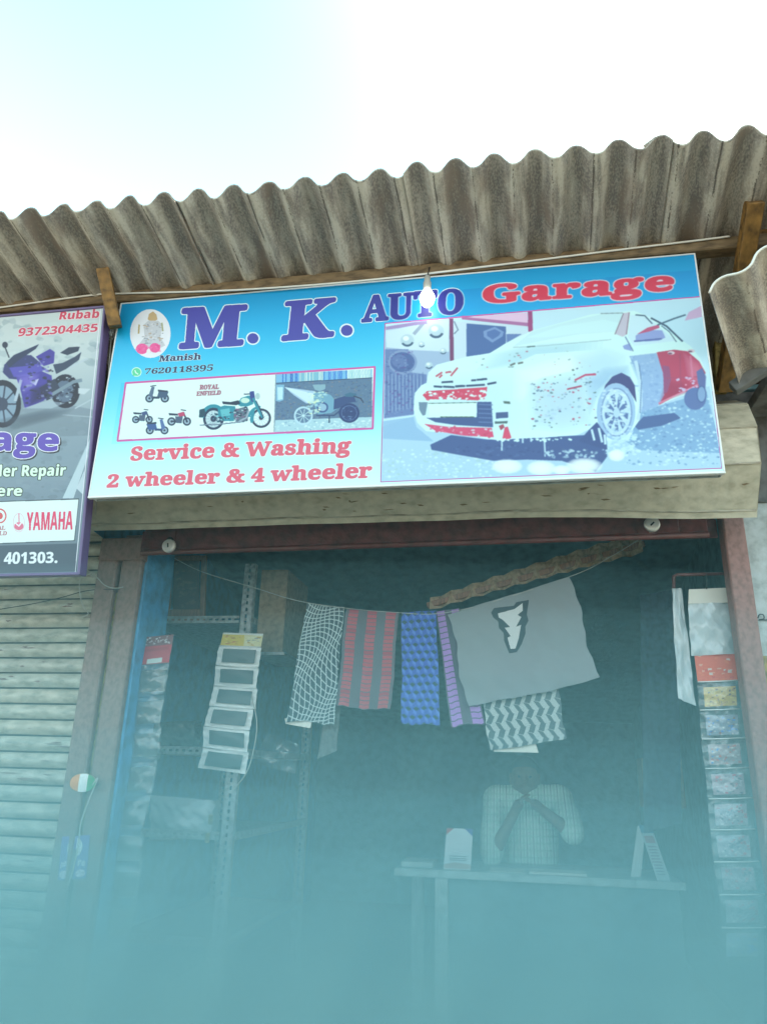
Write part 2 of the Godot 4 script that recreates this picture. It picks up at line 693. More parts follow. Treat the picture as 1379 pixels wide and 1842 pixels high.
func roof_texture(seed_: int) -> ImageTexture:
	# v runs along the corrugation: streaks of soot, dust and lichen follow the run of the rain
	var W := 1024
	var H := 512
	var n1 := FastNoiseLite.new()
	n1.seed = seed_
	n1.frequency = 0.02
	n1.fractal_octaves = 5
	var n2 := FastNoiseLite.new()
	n2.seed = seed_ + 5
	n2.frequency = 0.006
	n2.fractal_octaves = 4
	var n3 := FastNoiseLite.new()
	n3.seed = seed_ + 9
	n3.frequency = 0.22
	n3.fractal_octaves = 3
	var d := PackedByteArray()
	d.resize(W * H * 3)
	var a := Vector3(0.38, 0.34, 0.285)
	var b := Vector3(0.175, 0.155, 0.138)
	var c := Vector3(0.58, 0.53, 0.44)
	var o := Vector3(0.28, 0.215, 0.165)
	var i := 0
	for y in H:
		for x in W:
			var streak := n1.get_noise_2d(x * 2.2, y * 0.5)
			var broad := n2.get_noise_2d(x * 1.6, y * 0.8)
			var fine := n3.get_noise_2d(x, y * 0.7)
			# painted rib shading, darker crests and paler low ribs, mixed with ragged lime bands; thin black lines of algae in the joints of the moulding
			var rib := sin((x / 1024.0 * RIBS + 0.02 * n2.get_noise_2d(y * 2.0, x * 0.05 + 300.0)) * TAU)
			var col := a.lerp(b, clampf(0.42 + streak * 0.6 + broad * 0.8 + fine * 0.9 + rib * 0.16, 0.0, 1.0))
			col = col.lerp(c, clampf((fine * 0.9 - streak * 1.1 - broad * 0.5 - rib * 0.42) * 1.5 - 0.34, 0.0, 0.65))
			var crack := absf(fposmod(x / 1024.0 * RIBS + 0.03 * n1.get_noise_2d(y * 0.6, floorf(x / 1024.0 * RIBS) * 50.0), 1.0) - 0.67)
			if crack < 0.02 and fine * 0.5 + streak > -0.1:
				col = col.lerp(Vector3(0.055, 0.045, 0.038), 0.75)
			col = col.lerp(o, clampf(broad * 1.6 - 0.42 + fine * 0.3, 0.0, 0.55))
			var q := Color(col.x, col.y, col.z).linear_to_srgb()
			d[i] = int(q.r8)
			d[i + 1] = int(q.g8)
			d[i + 2] = int(q.b8)
			i += 3
	return ImageTexture.create_from_image(Image.create_from_data(W, H, false, Image.FORMAT_RGB8, d))


# a corrugated cement sheet in its own axes: x across, z towards the eave
func corrugated(x0: float, x1: float, z0: float, z1: float, amp: float, pitch: float, phase: float, m: Material, slope: float, twist: float, zstep: int, ragged := 0.0) -> ArrayMesh:
	var st := stn()
	var n := int(ceil((x1 - x0) / pitch * 14.0))
	var th := 0.007
	var at := func(x: float, z: float, up: float) -> Vector3:
		var w := cos((x - phase) / pitch * TAU)
		w = w * 0.86 + 0.14 * cos(3.0 * (x - phase) / pitch * TAU) * -0.35
		return Vector3(x + twist * (z - z1), amp * (w - 1.0) + slope * (z - z1) + up, z)
	st.set_smooth_group(0)
	for j in zstep:
		for i in n:
			var u0 := lerpf(x0, x1, float(i) / n)
			var u1 := lerpf(x0, x1, float(i + 1) / n)
			var rag := func(u: float, k: int) -> float: return lerpf(z0, z1, float(k) / zstep) + (ragged * sin(u * 37.0) * sin(u * 11.0 + 1.0) if k == zstep else 0.0)
			var a0: float = rag.call(u0, j)
			var b0: float = rag.call(u1, j)
			var a1: float = rag.call(u0, j + 1)
			var b1: float = rag.call(u1, j + 1)
			var uv := [Vector2(u0, a0), Vector2(u1, b0), Vector2(u1, b1), Vector2(u0, a1)]
			var q := [at.call(u0, a0, 0), at.call(u1, b0, 0), at.call(u1, b1, 0), at.call(u0, a1, 0)]
			var p := [at.call(u0, a0, -th), at.call(u1, b0, -th), at.call(u1, b1, -th), at.call(u0, a1, -th)]
			quad(st, q[0], q[1], q[2], q[3], uv)
			st.set_smooth_group(1)
			quad(st, p[1], p[0], p[3], p[2], [uv[1], uv[0], uv[3], uv[2]])
			st.set_smooth_group(-1)
			if j == zstep - 1:
				quad(st, q[3], q[2], p[2], p[3], [uv[3], uv[2], uv[2], uv[3]])
			if i == 0:
				quad(st, q[0], q[3], p[3], p[0], [uv[0], uv[3], uv[3], uv[0]])
			if i == n - 1:
				quad(st, q[2], q[1], p[1], p[2], [uv[2], uv[1], uv[1], uv[2]])
			st.set_smooth_group(0)
	return fin(st, m)


func build_roof() -> void:
	var mats := []
	for k in 2:
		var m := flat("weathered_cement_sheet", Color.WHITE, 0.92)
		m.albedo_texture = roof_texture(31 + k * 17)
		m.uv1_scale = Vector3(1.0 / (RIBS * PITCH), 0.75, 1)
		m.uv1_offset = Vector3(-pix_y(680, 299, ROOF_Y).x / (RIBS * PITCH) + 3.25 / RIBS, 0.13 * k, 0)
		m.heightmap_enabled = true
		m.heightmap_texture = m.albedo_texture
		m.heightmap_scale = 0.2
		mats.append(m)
	M.cement = mats[0]
	var roof := thing("corrugated_roof", "weathered grey corrugated cement roof overhanging the shopfront", "roof")
	# joints where one sheet laps over the next, read off the eave
	var edges := [-4.15, -3.13, -2.10, pix_y(298, 345, ROOF_Y).x, pix_y(748, 292, ROOF_Y).x, pix_y(1179, 252, ROOF_Y).x, 1.98, 3.0]
	for k in edges.size() - 1:
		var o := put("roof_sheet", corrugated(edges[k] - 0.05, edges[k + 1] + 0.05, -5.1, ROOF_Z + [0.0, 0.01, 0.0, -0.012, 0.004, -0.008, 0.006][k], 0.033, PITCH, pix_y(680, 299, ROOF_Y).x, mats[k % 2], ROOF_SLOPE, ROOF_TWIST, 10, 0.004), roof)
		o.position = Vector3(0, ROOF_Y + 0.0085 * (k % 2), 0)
	# a chipped corner sticking up at one lap
	var e0 := pix_y(1158, 262, ROOF_Y - 0.02)
	put("broken_corner", fin(sheet([e0, pix_y(1180, 246, ROOF_Y + 0.012), pix_y(1181, 262, ROOF_Y - 0.02), e0 + Vector3(0.01, -0.004, -0.02)], 2, 2, 0.007), mats[0]), roof)
	# hook bolts that hold the sheets to the beam
	for px in [200.0, 421.0, 776.0, 1042.0, 1163.0]:
		var st := stn()
		var p := pix(px, 500 - (px - 421) * 0.095, 0.685)
		tube(st, [p + Vector3(0, 0.10, 0.005), p + Vector3(0, 0.02, 0.008), p + Vector3(0.006, -0.05, 0.006)], 0.003, 6)
		put("hook_bolt", fin(st, M.black_wire), roof)


func build_hood() -> void:
	var r := thing("rolling_shutter", "cream sheet metal shutter hood with rolled up maroon shutter over the doorway", "rolling shutter")
	# facets of the hood, front profile in (z, y)
	var prof := [Vector2(0.0, 3.03), Vector2(0.17, 3.03), Vector2(0.33, 2.93), Vector2(0.40, 2.79), Vector2(0.385, 2.635), Vector2(0.25, 2.505), Vector2(0.235, 2.478)]
	var names := ["hood_top", "hood_bevel", "hood_panel", "hood_panel", "hood_panel", "hood_lip"]
	var x0 := -1.735
	var x1 := 1.365
	var nx := 24
	for k in prof.size() - 1:
		var st := stn()
		st.set_smooth_group(0)
		var nn := Vector2(prof[k + 1].y - prof[k].y, prof[k].x - prof[k + 1].x).normalized() * -1.0
		for i in nx:
			var f := func(j: int, p: Vector2, inn: float) -> Vector3:
				var x := lerpf(x0, x1, float(j) / nx)
				var dent := 0.004 * sin(x * 5.1 + k) + 0.003 * sin(x * 13.0 + 2.0 * k)
				var sag := -0.03 * smoothstep(0.35, 1.3, x) if p.y < 2.55 else 0.0
				return Vector3(x, p.y + sag - nn.y * inn, p.x + dent - nn.x * inn)
			quad(st, f.call(i, prof[k], 0.0), f.call(i + 1, prof[k], 0.0), f.call(i + 1, prof[k + 1], 0.0), f.call(i, prof[k + 1], 0.0))
			st.set_smooth_group(1)
			quad(st, f.call(i, prof[k + 1], 0.003), f.call(i + 1, prof[k + 1], 0.003), f.call(i + 1, prof[k], 0.003), f.call(i, prof[k], 0.003))
			st.set_smooth_group(0)
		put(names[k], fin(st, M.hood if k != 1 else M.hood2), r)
	# seams standing proud between facets
	for k in [2, 3, 4, 5]:
		var st := stn()
		var line := []
		for i in nx + 1:
			var x := lerpf(x0 + 0.01, x1 - 0.005, float(i) / nx)
			var sag := -0.03 * smoothstep(0.35, 1.3, x) if prof[k].y < 2.55 else 0.0
			line.append(Vector3(x, prof[k].y + sag, prof[k].x + 0.004 * sin(x * 5.1 + k) + 0.003 * sin(x * 13.0 + 2.0 * k)))
		tube(st, line, 0.005, 6)
		put("seam", fin(st, M.hood2), r)
	for x in [x0, x1]:
		var st := stn()
		for k in range(1, prof.size() - 1):
			var q := [Vector3(x, prof[0].y, prof[0].x), Vector3(x, prof[k].y - (0.03 if x > 0 and prof[k].y < 2.55 else 0.0), prof[k].x), Vector3(x, prof[k + 1].y - (0.03 if x > 0 and prof[k + 1].y < 2.55 else 0.0), prof[k + 1].x)]
			for p in q:
				st.set_uv(Vector2.ZERO)
				st.add_vertex(p)
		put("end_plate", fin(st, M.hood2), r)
	# bottom rail of the rolled up shutter, an L section with a rolled edge
	var st2 := stn()
	cbox(st2, Vector3(-1.508, 2.425, 0.034), Vector3(1.212, 2.555, 0.046), 0.003)
	put("bottom_rail", fin(st2, M.maroon), r)
	st2 = stn()
	tube(st2, [Vector3(-1.508, 2.415, 0.05), Vector3(-0.1, 2.424, 0.05), Vector3(1.212, 2.436, 0.05)], 0.014, 10)
	put("rail_edge", fin(st2, M.maroon), r)
	for x in [-1.44, 0.98]:
		var st := stn()
		cbox(st, Vector3(x - 0.075, 2.432, 0.047), Vector3(x + 0.11, 2.53, 0.056), 0.004)
		put("lock_bracket", fin(st, M.maroon), r)
	for k in 5:
		var st := stn()
		var zz := -0.02 - 0.03 * k
		cbox(st, Vector3(-1.49, 2.44 + 0.03 * k, zz - 0.008), Vector3(1.27, 2.53 + 0.02 * k, zz), 0.003)
		put("slat", fin(st, M.maroon), r)
	# rust scars and scratches on the lower facet
	for k in 46:
		var a: Vector2 = prof[4].lerp(prof[5], rng.randf_range(0.05, 0.9))
		var x: float = rng.randf_range(-1.6, 1.3) if k > 14 else [-0.45, 0.62, -1.55][k % 3] + rng.randf_range(-0.09, 0.09)
		var w := rng.randf_range(0.008, 0.06)
		var hgt := rng.randf_range(0.0008, 0.003)
		var sag2 := -0.03 * smoothstep(0.35, 1.3, x) * (1.0 if a.y < 2.56 else 0.3)
		var st := stn()
		var c0 := Vector3(x, a.y + sag2, a.x + 0.012)
		var tilt := rng.randf_range(-0.5, 0.5)
		quad(st, c0 + Vector3(0, hgt, hgt), c0 + Vector3(w * 0.6, hgt * 1.6 + w * 0.2 * tilt, hgt), c0 + Vector3(w, w * 0.3 * tilt, 0), c0 + Vector3(w * 0.3, -hgt, -hgt))
		put("scratch", fin(st, M.rust), r)
	# locks
	for a in [[304.0, 982.0, 0.4], [1172.0, 943.0, 2.6]]:
		var l := thing("shutter_lock", ("round steel shutter lock with keyhole near the blue jamb" if a[2] < 1.0 else "round steel shutter lock where the hanging string is tied"), "lock", "locks on the shutter rail")
		var c := pix(a[0], a[1], 0.072)
		var turn := Transform3D(Basis(Vector3.RIGHT, PI / 2), c)
		var st := stn()
		lathe(st, [Vector2(0.0001, 0.011), Vector2(0.026, 0.011), Vector2(0.033, 0.008), Vector2(0.035, 0.0), Vector2(0.035, -0.008), Vector2(0.0001, -0.008)], turn, 28)
		put("lock_body", fin(st, M.chrome), l)
		st = stn()
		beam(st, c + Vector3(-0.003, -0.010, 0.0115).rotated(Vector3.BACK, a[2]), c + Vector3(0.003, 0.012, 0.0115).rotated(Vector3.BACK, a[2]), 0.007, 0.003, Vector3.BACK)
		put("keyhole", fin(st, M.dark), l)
		st = stn()
		var arc := []
		for k in 9:
			var t := PI * k / 8.0
			arc.append(c + Vector3(0.016 * cos(t), 0.024 + 0.018 * sin(t), 0.0))
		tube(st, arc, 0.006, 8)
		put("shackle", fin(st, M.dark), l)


func build_neighbours() -> void:
	# closed shutter of the shop beside: curved slats hooked into each other
	var r := thing("closed_rolling_shutter", "closed grey green rolling shutter with scraped paint beside the garage doorway", "rolling shutter")
	var step := 0.0752
	var variants := []
	for v in 4:
		var st := stn()
		st.set_smooth_group(0)
		var pr := []
		for k in 11:
			var t := k / 10.0
			pr.append(Vector2(-0.012 + 0.020 * sin(PI * pow(t, 0.9)), t * (step - 0.008)))
		pr.append(Vector2(-0.030, step - 0.010))
		for k in pr.size() - 1:
			for i in 12:
				var xx := func(j: int) -> float: return lerpf(-4.1, -1.744, j / 12.0)
				var dz := func(j: int) -> float: return 0.0022 * sin(j * 1.7 + v * 2.0)
				quad(st, Vector3(xx.call(i), pr[k + 1].y, pr[k + 1].x + dz.call(i)), Vector3(xx.call(i + 1), pr[k + 1].y, pr[k + 1].x + dz.call(i + 1)), Vector3(xx.call(i + 1), pr[k].y, pr[k].x + dz.call(i + 1)), Vector3(xx.call(i), pr[k].y, pr[k].x + dz.call(i)))
		var m: StandardMaterial3D = M.slat.duplicate()
		m.albedo_color = [lin(0.57, 0.55, 0.45), lin(0.54, 0.54, 0.45), lin(0.58, 0.54, 0.43), lin(0.52, 0.51, 0.43)][v]
		m.uv1_offset = Vector3(0.37 * v, 0.21 * v, 0.0)
		variants.append(fin(st, m))
	put("backing", box_mesh(Vector3(-4.1, 0.0, -0.055), Vector3(-1.744, 2.52, -0.046), M.wall_dark), r)  # added dark panel so the open gaps between slats look dark
	for k in 33:
		var o := put("slat", variants[[0, 2, 1, 3, 0, 1, 2][k % 7]], r)
		o.position = Vector3(0, 0.02 + k * step, -0.004 + 0.002 * sin(k * 2.3))
	# scrapes where the paint is rubbed through to grey metal
	for k in 70:
		var row := rng.randi_range(8, 31)
		var x := rng.randf_range(-2.6, -1.80)
		var w := rng.randf_range(0.02, 0.13)
		var st := stn()
		var y := 0.02 + row * step + rng.randf_range(0.02, 0.05)
		var hgt := rng.randf_range(0.002, 0.006)
		st.set_smooth_group(-1)
		var up := []
		var dn := []
		for j in 7:
			var t := j / 6.0
			up.append(Vector3(x + w * t, y + hgt * sin(PI * t) * rng.randf_range(0.4, 1.2), 0.0082))
			dn.append(Vector3(x + w * t, y - hgt * sin(PI * t) * rng.randf_range(0.4, 1.2), 0.0082))
		for j in 6:
			quad(st, up[j], up[j + 1], dn[j + 1], dn[j])
		put("scrape", fin(st, M.post_grey), r)
	var h := thing("shutter_hood", "dull cream shutter hood behind the motorcycle repair sign", "shutter hood")
	var hp := [Vector2(0.0, 3.0), Vector2(0.16, 3.0), Vector2(0.36, 2.86), Vector2(0.36, 2.66), Vector2(0.22, 2.52), Vector2(0.0, 2.50)]
	for k in hp.size() - 1:
		var st := stn()
		quad(st, Vector3(-4.1, hp[k].y, hp[k].x), Vector3(-1.74, hp[k].y, hp[k].x), Vector3(-1.74, hp[k + 1].y, hp[k + 1].x), Vector3(-4.1, hp[k + 1].y, hp[k + 1].x))
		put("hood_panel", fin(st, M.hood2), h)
	var nb := thing("shop_wall", "dark wall above the neighbouring closed shutter", "wall")
	put("wall", box_mesh(Vector3(-4.15, 2.50, -0.30), Vector3(-1.955, 3.20, -0.06), M.wall_dark), nb)
	# pale metal sheets on the other side
	var p := thing("sheet_metal_wall", "pale grey sheet metal wall beside the maroon doorpost", "wall")
	var top := pix(1365, 862, -0.02).y
	put("panel", box_mesh(Vector3(1.374, pix(1372, 1120, 0.0).y, -0.035), Vector3(2.55, top, -0.018), M.panel, 0.002), p)
	put("panel", box_mesh(Vector3(1.374, 0.0, -0.030), Vector3(2.55, pix(1372, 1120, 0.0).y + 0.03, -0.010), M.panel, 0.002), p)
	put("batten", box_mesh(Vector3(1.374, 0.0, -0.009), Vector3(1.398, pix(1372, 1180, 0.0).y, 0.006), M.yellow, 0.002), p)
	var st3 := stn()
	var e := pix(1362, 1112, -0.005)
	tube(st3, curve([e, e + Vector3(0.006, 0.014, 0.008), e + Vector3(0.02, 0.012, 0.012), e + Vector3(0.022, -0.004, 0.008), e + Vector3(0.012, -0.008, 0.004), e + Vector3(0.2, -0.01, 0.0)], 6), 0.0025, 6)
	put("wire_tie", fin(st3, M.black_wire), p)
	var dk := thing("neighbour_shed", "dark grey shed wall standing beyond the pale sheet metal wall", "shed")
	put("wall", box_mesh(Vector3(1.63, 0.0, -1.6), Vector3(5.0, 3.0, -1.5), M.wall_dark), dk)
	put("ledge", box_mesh(Vector3(1.45, 3.02, -0.3), Vector3(5.0, 3.07, 0.35), M.wall_dark), dk)
	# lower corrugated sheet of that neighbour, set askew
	var ls := thing("lower_roof_sheet", "grey corrugated cement sheet hung low beside the garage sign", "roof sheet")
	var a := CAM + ray(1265, 519) * 2.6
	var b := CAM + ray(1322, 692) * 3.0
	var c := CAM + ray(1379, 481) * 2.62
	var zax := (a - b).normalized()
	var xax := (c - a)
	xax = (xax - zax * xax.dot(zax)).normalized()
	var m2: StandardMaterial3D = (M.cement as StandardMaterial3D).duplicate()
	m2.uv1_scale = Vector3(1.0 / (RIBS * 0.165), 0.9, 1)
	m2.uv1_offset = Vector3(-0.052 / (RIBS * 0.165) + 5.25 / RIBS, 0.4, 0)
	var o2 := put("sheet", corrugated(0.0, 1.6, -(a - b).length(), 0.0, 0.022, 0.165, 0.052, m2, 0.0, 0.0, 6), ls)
	o2.transform = Transform3D(Basis(xax, zax.cross(xax), zax), a)
	var st4 := stn()
	var rim := []
	for k in 120:
		var x := 1.6 * k / 119.0
		var w := cos((x - 0.052) / 0.165 * TAU)
		w = w * 0.86 + 0.14 * cos(3.0 * (x - 0.052) / 0.165 * TAU) * -0.35
		rim.append(o2.transform * Vector3(x, 0.022 * (w - 1.0) - 0.0035, 0.002))
	tube(st4, rim, 0.0045, 6)
	put("pale_edge", fin(st4, M.cable), ls).set_meta("label", "chalk white broken edge of the sheet")
	var st5 := stn()
	beam(st5, b + Vector3(-0.02, -0.03, 0.02), b + xax * 1.5 + Vector3(0, -0.03, 0.02), 0.05, 0.05)
	put("purlin", fin(st5, M.wall_dark), ls)


func build_front_details() -> void:
	# bulb on its holder under the beam
	var l := thing("light_bulb", "lit white bulb hanging in its holder before the garage sign", "light bulb")
	var c := pix(768, 536, 0.80)
	var st := stn()
	lathe(st, [Vector2(0.0001, -0.040), Vector2(0.016, -0.038), Vector2(0.027, -0.025), Vector2(0.0325, -0.006), Vector2(0.031, 0.010), Vector2(0.022, 0.028), Vector2(0.0145, 0.040), Vector2(0.0001, 0.040)], Transform3D(Basis(), c), 24)
	var bm := flat("glowing_bulb", Color.WHITE, 0.4)
	bm.emission_enabled = true
	bm.emission = Color(1.0, 1.0, 0.98)
	bm.emission_energy_multiplier = 0.9
	put("bulb", fin(st, bm), l)
	st = stn()
	lathe(st, [Vector2(0.0001, 0.041), Vector2(0.0155, 0.041), Vector2(0.017, 0.05), Vector2(0.017, 0.075), Vector2(0.013, 0.08), Vector2(0.013, 0.105), Vector2(0.0001, 0.107)], Transform3D(Basis(), c), 20)
	put("holder", fin(st, M.holder), l)
	st = stn()
	tube(st, curve([c + Vector3(0, 0.105, 0), c + Vector3(0.004, 0.14, -0.01), pix(776, 462, 0.70), pix(778, 440, 0.70)], 8), 0.003, 6)
	put("flex", fin(st, M.black_wire), l)
	var om := OmniLight3D.new()
	om.name = "bulb_light"
	om.light_energy = 0.002
	om.light_color = Color(1, 0.99, 0.96)
	om.light_size = 0.03
	om.omni_range = 8.0
	om.omni_attenuation = 2.0
	om.shadow_enabled = true
	l.add_child(om)
	om.position = c + Vector3(0, -0.01, 0)
	# white cable along the beam
	st = stn()
	var way := []
	for p in [[-60, 562], [60, 545], [165, 531], [216, 528], [420, 522], [640, 506], [860, 481], [1100, 451], [1250, 433], [1312, 425]]:
		way.append(pix(p[0], p[1], 0.772))
	tube(st, curve(way, 6), 0.0042, 6)
	tag(put("electric_cable", fin(st, M.cable)), "thin white electric cable strung along the roof beam", "cable")
	# odd wires between and below the signs
	st = stn()
	tube(st, curve([pix(203, 588, 0.72), pix(197, 650, 0.70), pix(193, 740, 0.69), pix(176, 880, 0.60), pix(172, 925, 0.5)], 8), 0.003, 6)
	var wire := put("hanging_wire", fin(st, M.string))
	tag(wire, "pale wire hanging down the gap between the two signs", "wire")
	var kn := thing("wire_knot", "grey knot of wire tied under the short brown strut", "wire")
	for k in 6:
		st = stn()
		var o := pix(199, 598, 0.735)
		var loop := []
		for j in 13:
			var t := TAU * j / 12.0
			loop.append(o + Vector3(0.016 * cos(t + k) , 0.024 * sin(t * (1 + k % 2)) + 0.004 * k - 0.01, 0.012 * sin(t + 2 * k)))
		tube(st, loop, 0.0025, 5)
		put("strand", fin(st, M.steel), kn)
	st = stn()
	tube(st, curve([pix(222, 1056, 0.06), pix(205, 1058, 0.07), pix(188, 1052, 0.06), pix(172, 1036, 0.05), pix(150, 1022, 0.05), pix(140, 1028, 0.05), pix(152, 1036, 0.05), pix(168, 1030, 0.06), pix(174, 1040, 0.05), pix(160, 1034, 0.04), pix(145, 1042, 0.035), pix(144, 1068, 0.03), pix(150, 1090, 0.03), pix(159, 1104, 0.03), pix(148, 1110, 0.03)], 6), 0.0028, 6)
	tag(put("tie_wire", fin(st, M.string)), "loose looped wire tied to the post below the signs", "wire")
	st = stn()
	tube(st, curve([pix(0, 1096, 0.02), pix(60, 1086, 0.022), pix(110, 1075, 0.022), pix(160, 1062, 0.03), pix(215, 1060, 0.06)], 6), 0.0022, 6)
	tag(put("dark_wire", fin(st, M.black_wire)), "dark wire drawn tight across the closed shutter", "wire")
	# tricolour badge on a string, sticker on the post
	var bd := thing("tricolour_badge", "orange white and green oval badge hanging on the post", "badge")
	var cv := Canvas.new(96, 48, rgb(245, 245, 240))
	for y in 48:
		cv.span(y, 0, 34, rgb(240, 150, 70))
		cv.span(y, 66, 96, rgb(60, 150, 90))
	st = stn()
	var bc := pix(149, 1408, 0.062)
	st.set_smooth_group(0)
	for k in 24:
		for p in [[0.0, 0.0], [cos(-k * TAU / 24), sin(-k * TAU / 24)], [cos(-(k + 1) * TAU / 24), sin(-(k + 1) * TAU / 24)]]:
			st.set_uv(Vector2(0.5 + p[0] * 0.5, 0.5 - p[1] * 0.5))
			st.add_vertex(bc + Vector3(p[0] * 0.064, p[1] * 0.040, 0.004 - 0.004 * (p[0] * p[0] + p[1] * p[1])))
	put("badge_face", fin(st, printed("badge_print", cv, 0.4, 0.85)), bd)
	st = stn()
	lathe(st, [Vector2(0.064, -0.006), Vector2(0.066, -0.003), Vector2(0.064, 0.0)], Transform3D(Basis(Vector3.RIGHT, PI / 2).scaled(Vector3(1, 0.64, 1)), bc), 24)
	put("badge_rim", fin(st, M.yellow), bd)
	st = stn()
	tube(st, curve([bc + Vector3(0.05, -0.01, 0), pix(176, 1400, 0.06), pix(160, 1440, 0.055), pix(146, 1480, 0.055), pix(140, 1530, 0.055), pix(122, 1600, 0.055)], 6), 0.003, 6)
	put("ribbon", fin(st, M.string), bd)
	var sk := Canvas.new(160, 192, rgb(120, 118, 190))
	sk.to_c = func(x: float, y: float) -> Vector2: return Vector2(x, y)
	sk.E(80, 52, 44, 44, rgb(225, 235, 240))
	sk.P([72, 10, 90, 10, 84, 100, 70, 100], rgb(120, 118, 190))
	sk.text("ph", T.sans, [10, 108, 46, 108, 46, 140, 10, 140], rgb(220, 225, 240), 1.0)
	sk.text("Pe", T.sans, [106, 108, 148, 108, 148, 136, 106, 136], rgb(220, 225, 240), 1.0)
	sk.E(32, 168, 28, 18, rgb(225, 215, 235))
	sk.E(124, 168, 28, 18, rgb(225, 215, 235))
	sk.P([58, 60, 98, 60, 84, 192, 40, 192], rgb(120, 115, 120))
	var stick := sheet([pix(112, 1505, 0.049), pix(162, 1502, 0.034), pix(155, 1580, 0.034), pix(104, 1584, 0.049)], 2, 2, 0.0015)
	tag(put("payment_sticker", fin(stick, printed("sticker_print", sk, 0.5, 0.8))), "torn violet payment sticker on the doorpost", "sticker")


func build_glare_veil() -> void:
	# a bank of added blue green fog stands in for veiling glare, thinning upward
	var dens := [0.003, 0.026, 0.066, 0.083, 0.076, 0.155, 0.294, 0.39, 0.462, 0.5, 0.523]
	var bank := Node3D.new()
	bank.name = "glare_veil"
	add_child(bank)
	tag(bank, "added blue green haze standing in for veiling glare before the shopfront", "glare_veil", "", "stuff")
	for k in dens.size():
		var f := FogVolume.new()
		f.name = "veil_layer"
		f.shape = RenderingServer.FOG_VOLUME_SHAPE_ELLIPSOID
		f.size = Vector3(11.0, 2.0 * (2.0 - 0.105 * k), 2.5)
		f.position = Vector3(0.25 * sin(k * 2.1), 0.0, 1.95 + 0.02 * cos(k * 1.7))
		f.rotation = Vector3(0, deg_to_rad(1.5 * sin(k * 1.3)), deg_to_rad(0.8 * sin(k * 2.7)))
		var m := FogMaterial.new()
		m.density = dens[k]
		m.albedo = lin(0.31, 0.67, 0.74)
		f.material = m
		bank.add_child(f, true)


# ================================================================ signs
func sys_font(n: String, bold: bool, italic := false) -> SystemFont:
	var f := SystemFont.new()
	f.font_names = PackedStringArray([n])
	f.font_weight = 700 if bold else 400
	f.font_italic = italic
	return f


func board_canvas(W: int, H: int, o: Vector3, u: Vector3, v: Vector3, c: Color) -> Canvas:
	# u and v are the full width and height vectors of the printed face
	var cv := Canvas.new(W, H, c)
	var n := u.cross(v).normalized()
	cv.to_c = func(x: float, y: float) -> Vector2:
		var p := pix_plane(x, y, o, n) - o
		return Vector2(p.dot(u) / u.length_squared() * W, p.dot(v) / v.length_squared() * H)
	return cv


func mini_bike(c: Canvas, x: float, y: float, s: float, face: float, body: Color, scooter: bool) -> void:
	var dk := rgb(60, 75, 100)
	var gx := func(a: float) -> float: return x + a * s * face
	for w in [-42.0, 42.0]:
		c.E(gx.call(w), y + 18 * s, 23 * s, 23 * s, dk)
		c.E(gx.call(w), y + 18 * s, 15 * s, 15 * s, rgb(175, 195, 210))
		c.E(gx.call(w), y + 18 * s, 6 * s, 6 * s, dk)
	if scooter:
		c.P([gx.call(-62), y - 18 * s, gx.call(-10), y - 26 * s, gx.call(2), y + 16 * s, gx.call(-50), y + 14 * s], body)
		c.P([gx.call(-58), y - 24 * s, gx.call(-4), y - 30 * s, gx.call(-4), y - 20 * s, gx.call(-58), y - 16 * s], dk)
		c.P([gx.call(-10), y + 8 * s, gx.call(34), y + 8 * s, gx.call(30), y + 20 * s, gx.call(-14), y + 20 * s], body.darkened(0.2))
		c.P([gx.call(14), y - 44 * s, gx.call(30), y - 46 * s, gx.call(48), y + 4 * s, gx.call(26), y + 16 * s], body.lightened(0.15))
		c.L([gx.call(6), y - 52 * s, gx.call(36), y - 48 * s], 5 * s, dk)
	else:
		c.L([gx.call(-42), y + 18 * s, gx.call(0), y + 14 * s, gx.call(24), y - 30 * s, gx.call(42), y + 18 * s], 9 * s, dk)
		c.P([gx.call(-22), y - 10 * s, gx.call(20), y - 10 * s, gx.call(14), y + 28 * s, gx.call(-18), y + 26 * s], rgb(95, 115, 140))
		c.P([gx.call(-8), y - 26 * s, gx.call(24), y - 36 * s, gx.call(34), y - 14 * s, gx.call(0), y - 8 * s], body)
		c.P([gx.call(-58), y - 28 * s, gx.call(-8), y - 24 * s, gx.call(-6), y - 14 * s, gx.call(-54), y - 16 * s], dk)
		c.L([gx.call(10), y - 46 * s, gx.call(36), y - 42 * s], 5 * s, dk)


